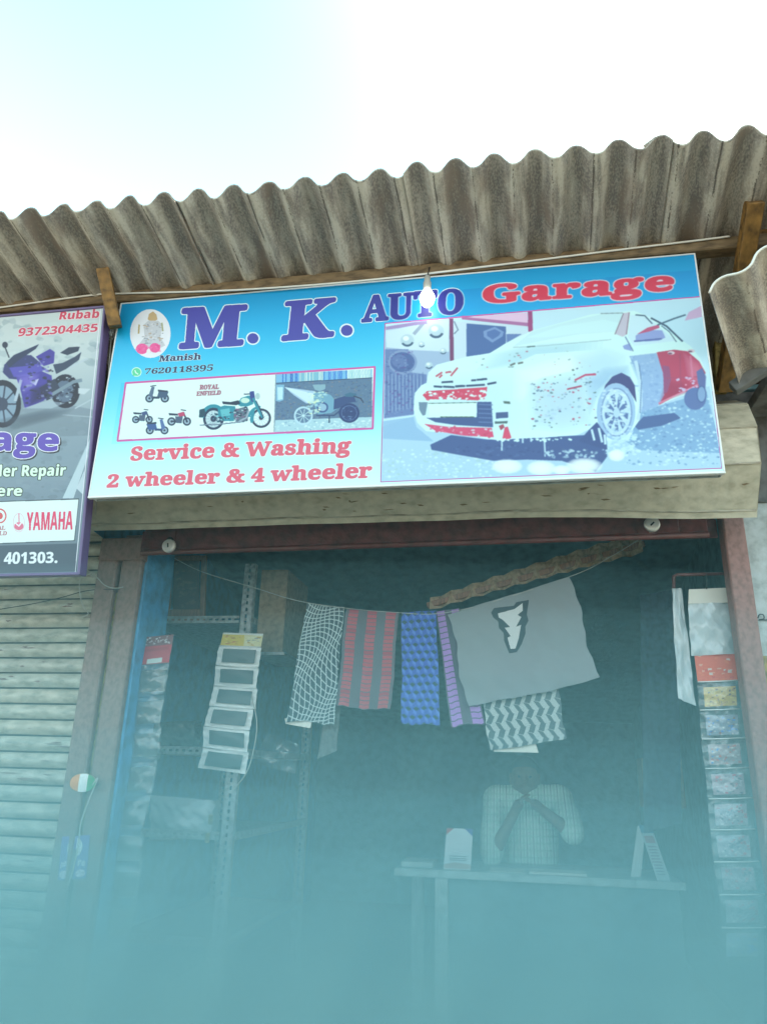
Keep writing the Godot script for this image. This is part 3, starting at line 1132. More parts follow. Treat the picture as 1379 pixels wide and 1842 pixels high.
func paint_car(c: Canvas) -> void:
	var foam := rgb(221, 250, 250)
	var ink := rgb(80, 104, 158)
	# frame of the picture
	c.reg(660, 450, 1.918)
	c.P([62, 253, 1153, 160, 1222, 752, 47, 800], rgb(208, 238, 250))
	# wet yard with streaks
	c.P([50, 610, 200, 560, 1180, 470, 1222, 752, 47, 800], rgb(190, 222, 240))
	c.P([930, 560, 1170, 490, 1200, 610, 1215, 700, 940, 690, 860, 640], rgb(150, 188, 222))
	c.specks(rng, [930, 540, 1180, 500, 1215, 745, 880, 740], 420, 5.0, [rgb(205, 235, 248), rgb(135, 172, 212), rgb(220, 246, 250), rgb(120, 158, 200)], 0.75)
	c.specks(rng, [50, 690, 480, 680, 480, 780, 50, 790], 260, 5.0, [rgb(222, 250, 248), rgb(232, 252, 250), rgb(185, 215, 220), rgb(205, 235, 238)], 0.7)
	c.P([55, 590, 160, 575, 170, 610, 230, 660, 55, 650], rgb(160, 196, 228), 0.8)
	# wall, machines and posts behind
	c.reg(690, 540, 4.309)
	c.P([18, 240, 200, 195, 500, 150, 520, 470, 400, 520, 330, 640, 240, 720, 230, 890, 0, 920, 5, 500], rgb(178, 200, 226))
	c.P([20, 240, 330, 172, 505, 150, 505, 400, 200, 385, 18, 365], rgb(216, 236, 246))
	c.P([10, 380, 190, 380, 210, 560, 330, 575, 335, 640, 240, 720, 232, 885, 0, 915], rgb(126, 150, 196))
	for k in 22:
		c.L([8 + k * 14, 560 + (k % 3) * 12, 10 + k * 14, 880 - k * 3], 6.0, rgb(104, 128, 178) if k % 2 else rgb(165, 188, 218), 0.9)
	c.E(145, 480, 112, 95, rgb(98, 122, 174))
	c.ring(145, 480, 112, 95, 18, rgb(150, 172, 208))
	c.E(120, 470, 60, 50, rgb(118, 140, 188))
	c.specks(rng, [20, 390, 240, 400, 240, 860, 10, 890], 160, 9.0, [rgb(88, 112, 165), rgb(150, 172, 210), rgb(120, 100, 165)], 0.6)
	for b in [[405, 240, 60], [182, 312, 52], [293, 343, 24], [460, 395, 26], [350, 505, 30], [572, 280, 24]]:
		c.E(b[0], b[1], b[2], b[2] * 0.92, rgb(196, 220, 232))
		c.ring(b[0], b[1], b[2], b[2] * 0.92, b[2] * 0.3, rgb(84, 112, 140), 0.35, 2.6)
		c.E(b[0] - b[2] * 0.2, b[1] - b[2] * 0.3, b[2] * 0.45, b[2] * 0.35, rgb(238, 250, 250))
	c.L([235, 260, 310, 175], 26, rgb(170, 186, 205))
	c.P([545, 165, 1115, 190, 1115, 260, 960, 325, 820, 410, 545, 465], rgb(212, 232, 244))
	c.P([640, 180, 945, 205, 945, 332, 820, 412, 640, 437], rgb(96, 126, 180))
	c.P([950, 262, 1070, 262, 960, 325, 950, 330], rgb(120, 146, 196))
	c.P([770, 240, 860, 205, 930, 245, 920, 280, 840, 330, 775, 285], rgb(140, 168, 212))
	c.P([800, 245, 860, 225, 905, 250, 890, 275, 842, 305, 800, 275], rgb(104, 134, 188))
	c.L([545, 165, 575, 230, 545, 260], 8, rgb(120, 140, 165))
	c.L([20, 218, 240, 182, 330, 172], 26, rgb(178, 160, 205))
	c.L([610, 134, 1120, 188], 30, rgb(188, 130, 178))
	c.P([640, 132, 1110, 95, 1112, 175], rgb(236, 205, 232))
	c.L([522, 148, 528, 466], 30, rgb(138, 82, 128))
	c.L([1132, 92, 1136, 236], 36, rgb(176, 88, 142))
	# shadow on the wet ground
	c.P([360, 1120, 520, 1045, 800, 1080, 1379, 1055, 1700, 1040, 1730, 1210, 1640, 1330, 1379, 1245, 1100, 1235, 850, 1245, 560, 1195, 370, 1160], rgb(84, 110, 162))
	c.specks(rng, [480, 1120, 1300, 1120, 1300, 1220, 560, 1200], 60, 14.0, [rgb(72, 96, 150), rgb(104, 130, 178)], 0.6)
	c.reg(980, 520, 4.309)
	c.P([690, 1060, 760, 990, 1000, 960, 1050, 1000, 900, 1060, 720, 1090], rgb(96, 122, 172))
	# body under foam
	c.reg(690, 540, 4.309)
	var body := [240, 720, 290, 660, 330, 640, 345, 560, 410, 500, 540, 465, 640, 440, 820, 410, 960, 325, 1150, 235, 1379, 172, 1600, 110]
	c.P(body + [1850, 90, 1940, 82, 2060, 130, 2310, 310, 2380, 360, 2450, 450, 2490, 550, 2480, 710, 2400, 712, 2300, 745, 2110, 822, 1990, 870, 1980, 930, 1930, 1000, 1900, 1080, 1720, 1090, 1610, 990, 1500, 1045, 1250, 1065, 1000, 1075, 920, 1090, 800, 1075, 560, 1035, 330, 1015, 260, 950, 230, 850], foam)
	c.S([330, 640, 600, 560, 1000, 540, 1150, 620, 1120, 1000, 820, 1060, 400, 1000, 260, 900], rgb(206, 236, 242), 0.8)
	c.S([820, 420, 1000, 370, 1240, 330, 1700, 310, 1690, 380, 1180, 420, 960, 520, 700, 560], rgb(186, 222, 236), 0.7)
	c.S([1000, 540, 1400, 420, 1640, 400, 1600, 520, 1150, 620, 1060, 800, 1000, 760], rgb(238, 255, 253), 0.9)
	c.S([1090, 640, 1420, 560, 1640, 560, 1640, 980, 1380, 1030, 1130, 1000], rgb(196, 222, 236), 0.9)
	c.S([1450, 420, 1720, 360, 1880, 420, 1900, 560, 1700, 600, 1560, 760, 1480, 640], rgb(198, 228, 242), 0.8)
	c.S([1560, 620, 1700, 520, 1900, 500, 1960, 760, 1900, 640, 1760, 570, 1640, 700, 1590, 900], rgb(168, 202, 232), 0.9)
	c.S([1900, 480, 2110, 440, 2160, 640, 2120, 800, 1990, 880, 1960, 620], rgb(150, 184, 224), 0.8)
	c.P([1150, 240, 1450, 160, 1680, 110, 1860, 98, 1800, 240, 1500, 265, 1300, 300, 1000, 360], rgb(210, 240, 246))
	c.P([1100, 290, 1370, 200, 1700, 150, 1840, 180, 1790, 240, 1480, 260, 1250, 290], rgb(216, 246, 250))
	c.L([1000, 365, 1160, 360, 1500, 330, 1760, 305], 6, rgb(176, 206, 216))
	c.L([1110, 362, 1170, 357], 9, rgb(110, 135, 140))
	c.specks(rng, [820, 420, 1700, 330, 1700, 520, 640, 520], 26, 9.0, [rgb(150, 175, 185), rgb(190, 130, 150), rgb(180, 210, 215)], 0.8)
	# nose: grille, plate, bumper
	c.P([300, 735, 335, 705, 560, 690, 800, 673, 792, 742, 730, 776, 560, 768, 330, 768], rgb(222, 86, 118))
	c.specks(rng, [300, 720, 800, 690, 790, 770, 320, 780], 70, 13.0, [foam, rgb(232, 250, 248), rgb(225, 110, 140)])
	for a in [[390, 668, 450, 672], [462, 670, 545, 674], [556, 668, 628, 664], [640, 664, 780, 656], [805, 650, 868, 638], [450, 636, 532, 632], [680, 622, 712, 620], [722, 618, 796, 610]]:
		c.L(a, 15, rgb(70, 92, 128))
	c.P([270, 790, 340, 790, 322, 890, 300, 895, 275, 850], rgb(130, 155, 178))
	c.P([330, 912, 720, 905, 722, 788, 832, 788, 846, 985, 560, 968, 400, 945], rgb(82, 108, 160))
	for k in 5:
		c.L([735, 808 + k * 34, 842, 812 + k * 34], 7, rgb(126, 150, 192))
	c.P([345, 800, 716, 793, 716, 908, 352, 908], rgb(226, 250, 246))
	c.L([345, 800, 716, 793], 5, rgb(96, 120, 120))
	c.L([440, 905, 700, 905], 7, rgb(100, 125, 110))
	c.P([868, 872, 962, 866, 962, 912, 868, 918], rgb(86, 110, 156))
	c.P([925, 782, 975, 785, 980, 805, 930, 800], rgb(100, 125, 120))
	c.P([860, 940, 960, 935, 955, 955, 860, 958], rgb(100, 125, 130))
	c.P([310, 958, 500, 982, 836, 990, 852, 1062, 620, 1050, 400, 1012], rgb(226, 96, 136))
	c.specks(rng, [310, 965, 840, 1000, 850, 1070, 380, 1020], 40, 10.0, [rgb(236, 140, 170), foam, rgb(212, 80, 120)], 0.8)
	c.P([918, 1072, 936, 985, 960, 980, 988, 1066, 960, 1080], rgb(226, 92, 128))
	c.P([890, 975, 925, 960, 935, 985, 905, 1010], rgb(180, 90, 110))
	for a in [[405, 590, 450, 560], [430, 600, 450, 580], [520, 585, 570, 525], [480, 560, 520, 555]]:
		c.L(a, 14, rgb(205, 110, 130))
	for a in [[980, 505, 1015, 490], [1040, 490, 1075, 483]]:
		c.L(a, 14, rgb(125, 135, 135))
	# head lamp and wing speckled through the foam
	c.specks(rng, [1130, 620, 1660, 470, 1650, 960, 1150, 1010], 130, 10.0, [rgb(92, 118, 150), rgb(130, 158, 185), rgb(190, 100, 130), rgb(176, 205, 225), rgb(110, 135, 140)], 0.9)
	c.specks(rng, [1160, 740, 1400, 700, 1400, 960, 1190, 960], 40, 16.0, [rgb(190, 215, 238), rgb(205, 230, 244)], 0.7)
	c.L([1480, 620, 1560, 580, 1640, 575], 14, rgb(206, 96, 130))
	c.L([1420, 690, 1530, 665], 12, rgb(190, 90, 120))
	# drips below the sill
	for a in [[915, 1085, 913, 1165], [1075, 1070, 1075, 1105], [1243, 1065, 1248, 1210], [1140, 1070, 1140, 1095]]:
		c.L(a, 12, rgb(205, 232, 245))
	c.specks(rng, [880, 1075, 1480, 1060, 1480, 1090, 880, 1095], 40, 12.0, [foam])
	# far side: pillar, mirror, wipers, door, wheels
	c.reg(980, 520, 4.309)
	c.P([540, 345, 605, 185, 650, 180, 630, 350, 600, 370], rgb(210, 205, 220))
	c.L([540, 350, 605, 190], 7, rgb(150, 135, 150))
	c.L([628, 350, 650, 182], 9, rgb(170, 140, 160))
	c.L([430, 190, 600, 185], 7, rgb(150, 170, 180))
	c.P([660, 200, 780, 205, 1010, 400, 690, 440, 640, 370], rgb(216, 240, 250))
	c.L([700, 200, 770, 206, 828, 268], 9, rgb(88, 112, 136))
	c.L([820, 225, 940, 288, 1062, 405], 13, rgb(80, 104, 128))
	c.L([900, 285, 960, 330, 1015, 408], 7, rgb(110, 130, 150))
	c.P([700, 410, 700, 360, 790, 315, 905, 320, 930, 375, 880, 400], rgb(164, 178, 226))
	c.L([690, 405, 900, 385], 12, rgb(112, 128, 185))
	c.P([710, 350, 790, 300, 880, 275, 885, 300, 800, 330], rgb(206, 104, 140))
	c.L([870, 278, 1000, 228, 1085, 200], 12, rgb(96, 124, 148))
	c.P([1080, 245, 1110, 180, 1206, 130, 1214, 215], rgb(222, 190, 220))
	c.P([600, 440, 655, 420, 670, 480, 610, 465], rgb(160, 178, 226))
	c.L([620, 370, 680, 480], 8, rgb(120, 140, 185))
	c.P([650, 520, 860, 495, 920, 640, 918, 832, 872, 905, 745, 955, 735, 700], rgb(166, 196, 230))
	c.specks(rng, [660, 520, 860, 500, 910, 860, 740, 940], 90, 12.0, [rgb(150, 182, 222), rgb(190, 216, 240)], 0.6)
	c.L([700, 560, 735, 700, 740, 900, 715, 1010], 26, rgb(206, 232, 246))
	c.L([725, 580, 745, 720, 735, 960], 7, rgb(120, 150, 190))
	c.P([862, 490, 1000, 470, 1100, 482, 1192, 560, 1242, 650, 1190, 770, 1060, 802, 878, 900, 922, 820, 912, 650], rgb(200, 88, 120))
	c.S([1060, 480, 1190, 560, 1240, 660, 1190, 760, 1100, 700], rgb(222, 140, 166), 0.7)
	c.S([880, 880, 930, 700, 1100, 720, 1150, 790, 960, 860], rgb(170, 66, 104), 0.6)
	c.P([905, 590, 960, 600, 975, 700, 945, 800, 918, 812, 914, 650], rgb(168, 100, 142))
	c.L([1042, 500, 1050, 780], 5, rgb(170, 90, 125))
	c.L([930, 690, 1180, 680], 5, rgb(180, 96, 132))
	c.L([1125, 520, 1140, 690], 16, rgb(226, 150, 180), 0.7)
	c.L([880, 885, 1060, 800, 1180, 740], 12, rgb(228, 150, 176))
	for a in [[975, 495], [1130, 480]]:
		c.E(a[0], a[1], 28, 14, rgb(232, 215, 225))
		c.E(a[0] - 8, a[1] + 4, 16, 7, rgb(140, 100, 125))
	c.specks(rng, [1020, 700, 1190, 670, 1190, 790, 1040, 810], 26, 12.0, [rgb(232, 170, 195), rgb(215, 200, 230)])
	c.E(1160, 850, 85, 86, rgb(112, 136, 186))
	c.P([1170, 640, 1215, 610, 1245, 680, 1238, 800, 1190, 770], rgb(116, 130, 180))
	c.E(1210, 815, 38, 66, rgb(150, 180, 216))
	c.ring(1210, 815, 38, 66, 8, rgb(96, 120, 170))
	c.P([430, 850, 465, 745, 520, 678, 590, 648, 655, 682, 692, 745, 706, 880, 690, 850, 640, 770, 560, 728, 480, 770], rgb(88, 96, 148))
	c.E(548, 950, 150, 222, rgb(176, 206, 234))
	c.E(552, 955, 118, 185, rgb(205, 232, 248))
	c.ring(552, 955, 122, 190, 10, rgb(140, 168, 208))
	for k in 9:
		var t := k * TAU / 9 + 0.2
		c.P([552 + 24 * cos(t - 0.3), 960 + 36 * sin(t - 0.3), 552 + 92 * cos(t - 0.2), 958 + 146 * sin(t - 0.2), 552 + 92 * cos(t + 0.16), 958 + 146 * sin(t + 0.16), 552 + 24 * cos(t + 0.3), 960 + 36 * sin(t + 0.3)], rgb(92, 118, 170), 0.85)
	c.specks(rng, [430, 780, 640, 780, 680, 1150, 420, 1130], 150, 13.0, [rgb(214, 238, 250), rgb(190, 220, 242), rgb(225, 246, 252)], 0.75)
	c.E(552, 960, 26, 38, rgb(196, 224, 244))
	c.P([340, 1090, 400, 1030, 470, 1130, 480, 1250, 260, 1180], rgb(80, 104, 156))
	for a in [[360, 1090, 380, 1170], [415, 1080, 440, 1185], [460, 1130, 465, 1200]]:
		c.L(a, 18, rgb(212, 238, 248))
	c.specks(rng, [0, 1250, 480, 1240, 480, 1300, 0, 1310], 60, 16.0, [rgb(214, 240, 248), rgb(96, 122, 165), rgb(180, 208, 225)], 0.8)
	c.specks(rng, [480, 1150, 700, 1120, 760, 1260, 480, 1280], 60, 20.0, [rgb(220, 246, 250), rgb(210, 240, 248)], 0.7)
	# soap puddles
	c.reg(660, 450, 1.918)
	for a in [[482, 746, 44, 22], [600, 752, 42, 22], [748, 744, 52, 24], [860, 708, 24, 18], [670, 758, 26, 14]]:
		var pz := []
		for k in 14:
			pz.append_array([a[0] + a[2] * 1.25 * cos(k * TAU / 14), a[1] + a[3] * 1.2 * sin(k * TAU / 14)])
		c.S(pz, rgb(246, 255, 255), 1.6)
	var b0 := c.pt(47, 160)
	var b1 := c.pt(1222, 800)
	c.dense(int(c.pt(62, 253).x), int(b0.y), 2048, int(b1.y), 1.2)
	c.blur(int(b0.x) + 10, int(b0.y), int(b1.x), int(b1.y) - 2, 2)
	# border of the picture
	c.L([62, 253, 560, 210, 1153, 160], 4, rgb(214, 92, 170))
	c.L([62, 253, 47, 800, 1222, 752], 3, rgb(196, 96, 168))
	c.L([1153, 160, 1222, 752], 3, rgb(190, 130, 190))


func paint_bikes(c: Canvas) -> void:
	var teal := rgb(60, 160, 178)
	var dk := rgb(52, 72, 104)
	c.reg(160, 520, 2.5537)
	c.P([170, 432, 1312, 358, 1303, 640, 132, 697], rgb(236, 252, 250))
	c.reg(220, 670, 4.925)
	mini_bike(c, 310, 200, 1.62, -1.0, rgb(86, 110, 140), true)
	mini_bike(c, 180, 392, 1.42, 1.0, rgb(84, 106, 150), false)
	mini_bike(c, 505, 405, 1.62, 1.0, rgb(206, 90, 130), false)
	mini_bike(c, 310, 485, 1.55, 1.0, rgb(78, 112, 168), true)
	c.text("ROYAL", T.serif, [690, 112, 858, 106, 854, 146, 686, 152], rgb(178, 120, 140), 1.0)
	c.text("ENFIELD", T.serif, [662, 170, 876, 160, 872, 196, 658, 206], rgb(178, 120, 140), 1.0)
	# the large teal motorcycle
	c.E(808, 410, 92, 98, dk)
	c.E(808, 412, 70, 76, rgb(206, 226, 232))
	c.ring(808, 400, 112, 118, 30, teal, PI * 1.0, PI * 1.85)
	c.ring(1230, 405, 88, 86, 17, rgb(62, 74, 100))
	c.ring(1230, 405, 71, 69, 5, rgb(160, 180, 196))
	for k in 14:
		var t := k * TAU / 14
		c.L([1230, 405, 1230 + 70 * cos(t), 405 + 68 * sin(t)], 2.5, rgb(150, 172, 190))
		c.L([808, 412, 808 + 70 * cos(t), 412 + 72 * sin(t)], 2.5, rgb(140, 160, 178))
	c.E(808, 410, 26, 28, dk)
	c.E(1230, 400, 20, 20, dk)
	c.ring(1225, 400, 112, 104, 22, teal, PI * 1.02, PI * 1.5)
	c.P([1130, 420, 1150, 330, 1176, 320, 1160, 440, 1140, 450], teal)
	c.P([684, 330, 728, 318, 740, 360, 720, 395, 680, 400], rgb(44, 92, 112))
	c.P([846, 312, 905, 292, 1000, 300, 1010, 372, 990, 430, 870, 432, 850, 380], teal)
	c.P([868, 330, 950, 316, 960, 380, 880, 392], rgb(120, 200, 210))
	c.P([990, 330, 1100, 300, 1120, 330, 1110, 432, 1010, 442, 985, 400], rgb(112, 136, 152))
	c.specks(rng, [990, 320, 1110, 305, 1110, 430, 1000, 440], 46, 11.0, [rgb(70, 92, 118), rgb(196, 212, 220), rgb(150, 110, 150), rgb(52, 70, 96)])
	c.specks(rng, [790, 360, 990, 350, 990, 430, 800, 440], 34, 11.0, [rgb(44, 104, 124), rgb(150, 214, 220), rgb(60, 80, 110)])
	c.P([1020, 282, 1052, 226, 1120, 204, 1162, 232, 1160, 280, 1110, 300, 1050, 302], teal)
	c.E(1088, 248, 40, 24, rgb(214, 238, 226))
	c.P([884, 256, 960, 262, 1030, 246, 1046, 276, 1010, 290, 892, 280], rgb(54, 70, 96))
	c.P([1128, 170, 1166, 164, 1180, 250, 1150, 262, 1130, 215], rgb(70, 90, 160))
	c.E(1200, 210, 20, 30, rgb(190, 214, 216))
	c.L([1080, 192, 1130, 190], 9, dk)
	c.L([1160, 230, 1205, 330, 1240, 398], 22, teal)
	c.L([1185, 250, 1228, 340, 1252, 400], 8, rgb(60, 84, 112))
	c.L([1040, 430, 1100, 400, 1120, 340], 14, rgb(176, 190, 204))
	c.L([690, 466, 860, 458, 1080, 434], 12, rgb(104, 124, 146))
	c.L([690, 463, 860, 455, 1060, 434], 4, rgb(206, 220, 228))
	# washing a motorcycle before a wall
	c.reg(485, 650, 6.895)
	c.P([78, 160, 1270, 95, 1270, 820, 60, 880], rgb(116, 144, 172))
	c.specks(rng, [80, 280, 1270, 230, 1270, 700, 70, 720], 520, 13.0, [rgb(98, 124, 160), rgb(140, 164, 182), rgb(126, 142, 150), rgb(150, 150, 160), rgb(88, 116, 156)], 0.7)
	c.P([82, 160, 1270, 95, 1270, 205, 80, 270], rgb(150, 205, 235))
	for k in 60:
		var u := k / 60.0
		var x := lerpf(85, 1265, u)
		var seg := int(u * 4.0)
		c.L([x, 160 - 62 * u, x, 262 - 60 * u], 14, [[rgb(70, 140, 215), rgb(150, 200, 235), rgb(60, 120, 200)], [rgb(200, 225, 220), rgb(220, 240, 235), rgb(150, 200, 215)], [rgb(80, 150, 220), rgb(140, 200, 236), rgb(110, 160, 225)], [rgb(224, 244, 238), rgb(205, 235, 230), rgb(232, 248, 240)]][seg][rng.randi() % 3])
	c.L([80, 270, 700, 236, 1270, 204], 9, rgb(74, 96, 128))
	c.P([70, 730, 1270, 690, 1270, 822, 62, 882], rgb(190, 220, 230))
	c.specks(rng, [75, 740, 1265, 700, 1265, 820, 65, 875], 130, 15.0, [rgb(220, 244, 246), rgb(160, 192, 212), rgb(206, 234, 238), rgb(236, 250, 248)], 0.8)
	c.P([78, 290, 180, 290, 172, 480, 120, 500, 78, 490], rgb(150, 196, 222))
	c.P([95, 320, 165, 320, 160, 470, 100, 480], rgb(206, 238, 244))
	c.P([182, 318, 560, 370, 560, 520, 450, 520, 300, 420], rgb(196, 222, 242), 0.9)
	c.P([182, 318, 560, 400, 540, 470, 480, 520], rgb(226, 246, 250), 0.8)
	c.ring(418, 675, 118, 116, 24, rgb(200, 228, 240))
	c.E(418, 675, 92, 90, rgb(120, 150, 178))
	for k in 9:
		c.L([418, 675, 418 + 90 * cos(k * 0.7), 675 + 88 * sin(k * 0.7)], 8, rgb(210, 236, 242))
	c.E(985, 640, 128, 122, rgb(62, 84, 134))
	c.ring(985, 640, 100, 96, 12, rgb(104, 128, 172))
	c.specks(rng, [900, 560, 1070, 560, 1070, 720, 900, 720], 26, 14.0, [rgb(110, 136, 176), rgb(74, 96, 146)])
	c.P([540, 400, 640, 370, 760, 420, 800, 470, 920, 440, 1060, 420, 1040, 480, 880, 560, 760, 640, 600, 660, 560, 560], rgb(138, 184, 206))
	c.P([800, 470, 930, 430, 1040, 410, 1070, 500, 960, 520, 860, 580, 790, 600], rgb(74, 98, 146))
	c.P([930, 410, 1000, 385, 1080, 408, 1060, 440, 940, 440], rgb(84, 132, 158))
	c.L([1040, 430, 1130, 460, 1160, 510], 14, rgb(70, 82, 110))
	c.E(655, 570, 72, 66, rgb(84, 112, 160))
	c.E(655, 570, 50, 46, rgb(170, 200, 220))
	c.L([580, 670, 800, 670, 860, 620], 18, rgb(74, 100, 140))
	c.L([740, 680, 738, 760], 16, rgb(70, 94, 124))
	c.specks(rng, [480, 380, 720, 380, 600, 660, 480, 640], 90, 16.0, [rgb(226, 246, 226), rgb(206, 236, 240), rgb(176, 214, 230), rgb(232, 244, 200)], 0.7)
	c.P([530, 290, 690, 285, 690, 345, 620, 370, 560, 350], rgb(170, 204, 214), 0.8)
	c.reg(160, 520, 2.5537)
	var b0 := c.pt(150, 432)
	var b1 := c.pt(1306, 650)
	c.dense(int(b0.x), int(b0.y), int(b1.x), int(b1.y), 1.25)
	c.blur(int(b0.x), int(b0.y), int(b1.x), int(b1.y), 1)
	c.L([170, 432, 1312, 358, 1303, 640, 132, 697, 170, 432], 9, rgb(216, 92, 166))
	c.L([858, 390, 850, 655], 4, rgb(150, 170, 180))


func paint_main() -> Canvas:
	var o := Vector3(-1.390, 3.404, 0.75)
	var cv := board_canvas(2048, 776, o, Vector3(2.499, 0, 0), Vector3(0, -0.948, 0), Color.WHITE)
	var stops := [[0.0, rgb(0, 158, 220)], [0.16, rgb(16, 178, 236)], [0.38, rgb(74, 206, 246)], [0.62, rgb(138, 232, 250)], [0.82, rgb(196, 250, 246)], [1.0, rgb(224, 252, 246)]]
	for y in 776:
		var t := y / 775.0
		for k in stops.size() - 1:
			if t >= stops[k][0] and t <= stops[k + 1][0]:
				cv.span(y, 0, 2048, (stops[k][1] as Color).lerp(stops[k + 1][1], (t - stops[k][0]) / (stops[k + 1][0] - stops[k][0])))
	# oval with a small seated idol among pink flowers, kept generic
	cv.reg(180, 530, 4.597)
	cv.E(417, 322, 168, 202, rgb(238, 240, 248))
	cv.P([395, 205, 405, 160, 440, 138, 468, 165, 476, 205, 450, 220, 420, 220], rgb(206, 176, 130))
	cv.P([360, 250, 400, 215, 480, 215, 520, 250, 500, 350, 540, 420, 500, 440, 350, 440, 315, 420, 370, 350], rgb(206, 208, 216))
	cv.specks(rng, [350, 230, 520, 230, 520, 420, 340, 420], 60, 11.0, [rgb(176, 178, 186), rgb(226, 226, 234), rgb(190, 170, 150), rgb(150, 156, 168)], 0.8)
	cv.L([325, 250, 320, 320], 14, rgb(190, 170, 120))
	cv.L([512, 235, 520, 300], 14, rgb(176, 176, 140))
	for a in [[348, 448, 50, 44], [455, 440, 44, 40]]:
		cv.E(a[0], a[1], a[2], a[3], rgb(244, 92, 160))
	cv.specks(rng, [305, 410, 500, 405, 500, 480, 305, 485], 26, 12.0, [rgb(250, 120, 180), rgb(230, 70, 140)], 0.6)
	cv.E(402, 470, 16, 22, rgb(240, 240, 240))
	# lettering
	var blue := rgb(74, 72, 172)
	var white := rgb(232, 246, 252)
	cv.text("M", T.serif, [690, 122, 1208, 92, 1172, 410, 665, 440], blue, 7.0, 4.0, white)
	cv.E(1264, 362, 58, 54, white)
	cv.E(1264, 362, 46, 43, blue)
	cv.reg(160, 520, 2.5537)
	cv.text("K", T.serif, [908, 62, 1142, 42, 1118, 214, 890, 234], blue, 6.0, 4.0, white)
	cv.E(1184, 190, 34, 32, white)
	cv.E(1184, 190, 27, 25, blue)
	cv.reg(0, 0, 1.0)
	cv.text("AUTO", T.serif, [653, 533, 832, 519, 831, 563, 651, 580], rgb(58, 62, 158), 4.0, 3.0, white)
	cv.text("Garage", T.serif, [869, 514, 1211, 489, 1208, 532, 870, 556], rgb(226, 70, 102), 4.0, 4.0, rgb(240, 225, 238))
	cv.reg(180, 530, 4.597)
	cv.text("Manish", T.serif_i, [497, 502, 838, 482, 832, 535, 486, 553], rgb(44, 52, 92), 0.8, 1.5, white)
	cv.text("7620118395", T.serif_i, [376, 612, 938, 576, 930, 630, 368, 658], rgb(48, 54, 92), 0.6, 1.0, rgb(200, 245, 250))
	cv.E(303, 640, 42, 40, rgb(205, 245, 225))
	cv.E(303, 640, 34, 32, rgb(96, 214, 160))
	cv.P([270, 672, 272, 640, 296, 668], rgb(96, 214, 160))
	cv.L([290, 626, 296, 645, 316, 658], 9, rgb(225, 250, 240))
	cv.reg(160, 520, 2.5537)
	cv.text("Service & Washing", T.serif, [198, 722, 1206, 682, 1196, 772, 190, 806], rgb(232, 96, 118), 2.4, 3.0, rgb(236, 252, 252))
	cv.text("2 wheeler & 4 wheeler", T.serif, [92, 850, 1300, 797, 1294, 864, 84, 910], rgb(232, 96, 118), 2.4, 3.0, rgb(236, 252, 252))
	paint_bikes(cv)
	paint_car(cv)
	return cv


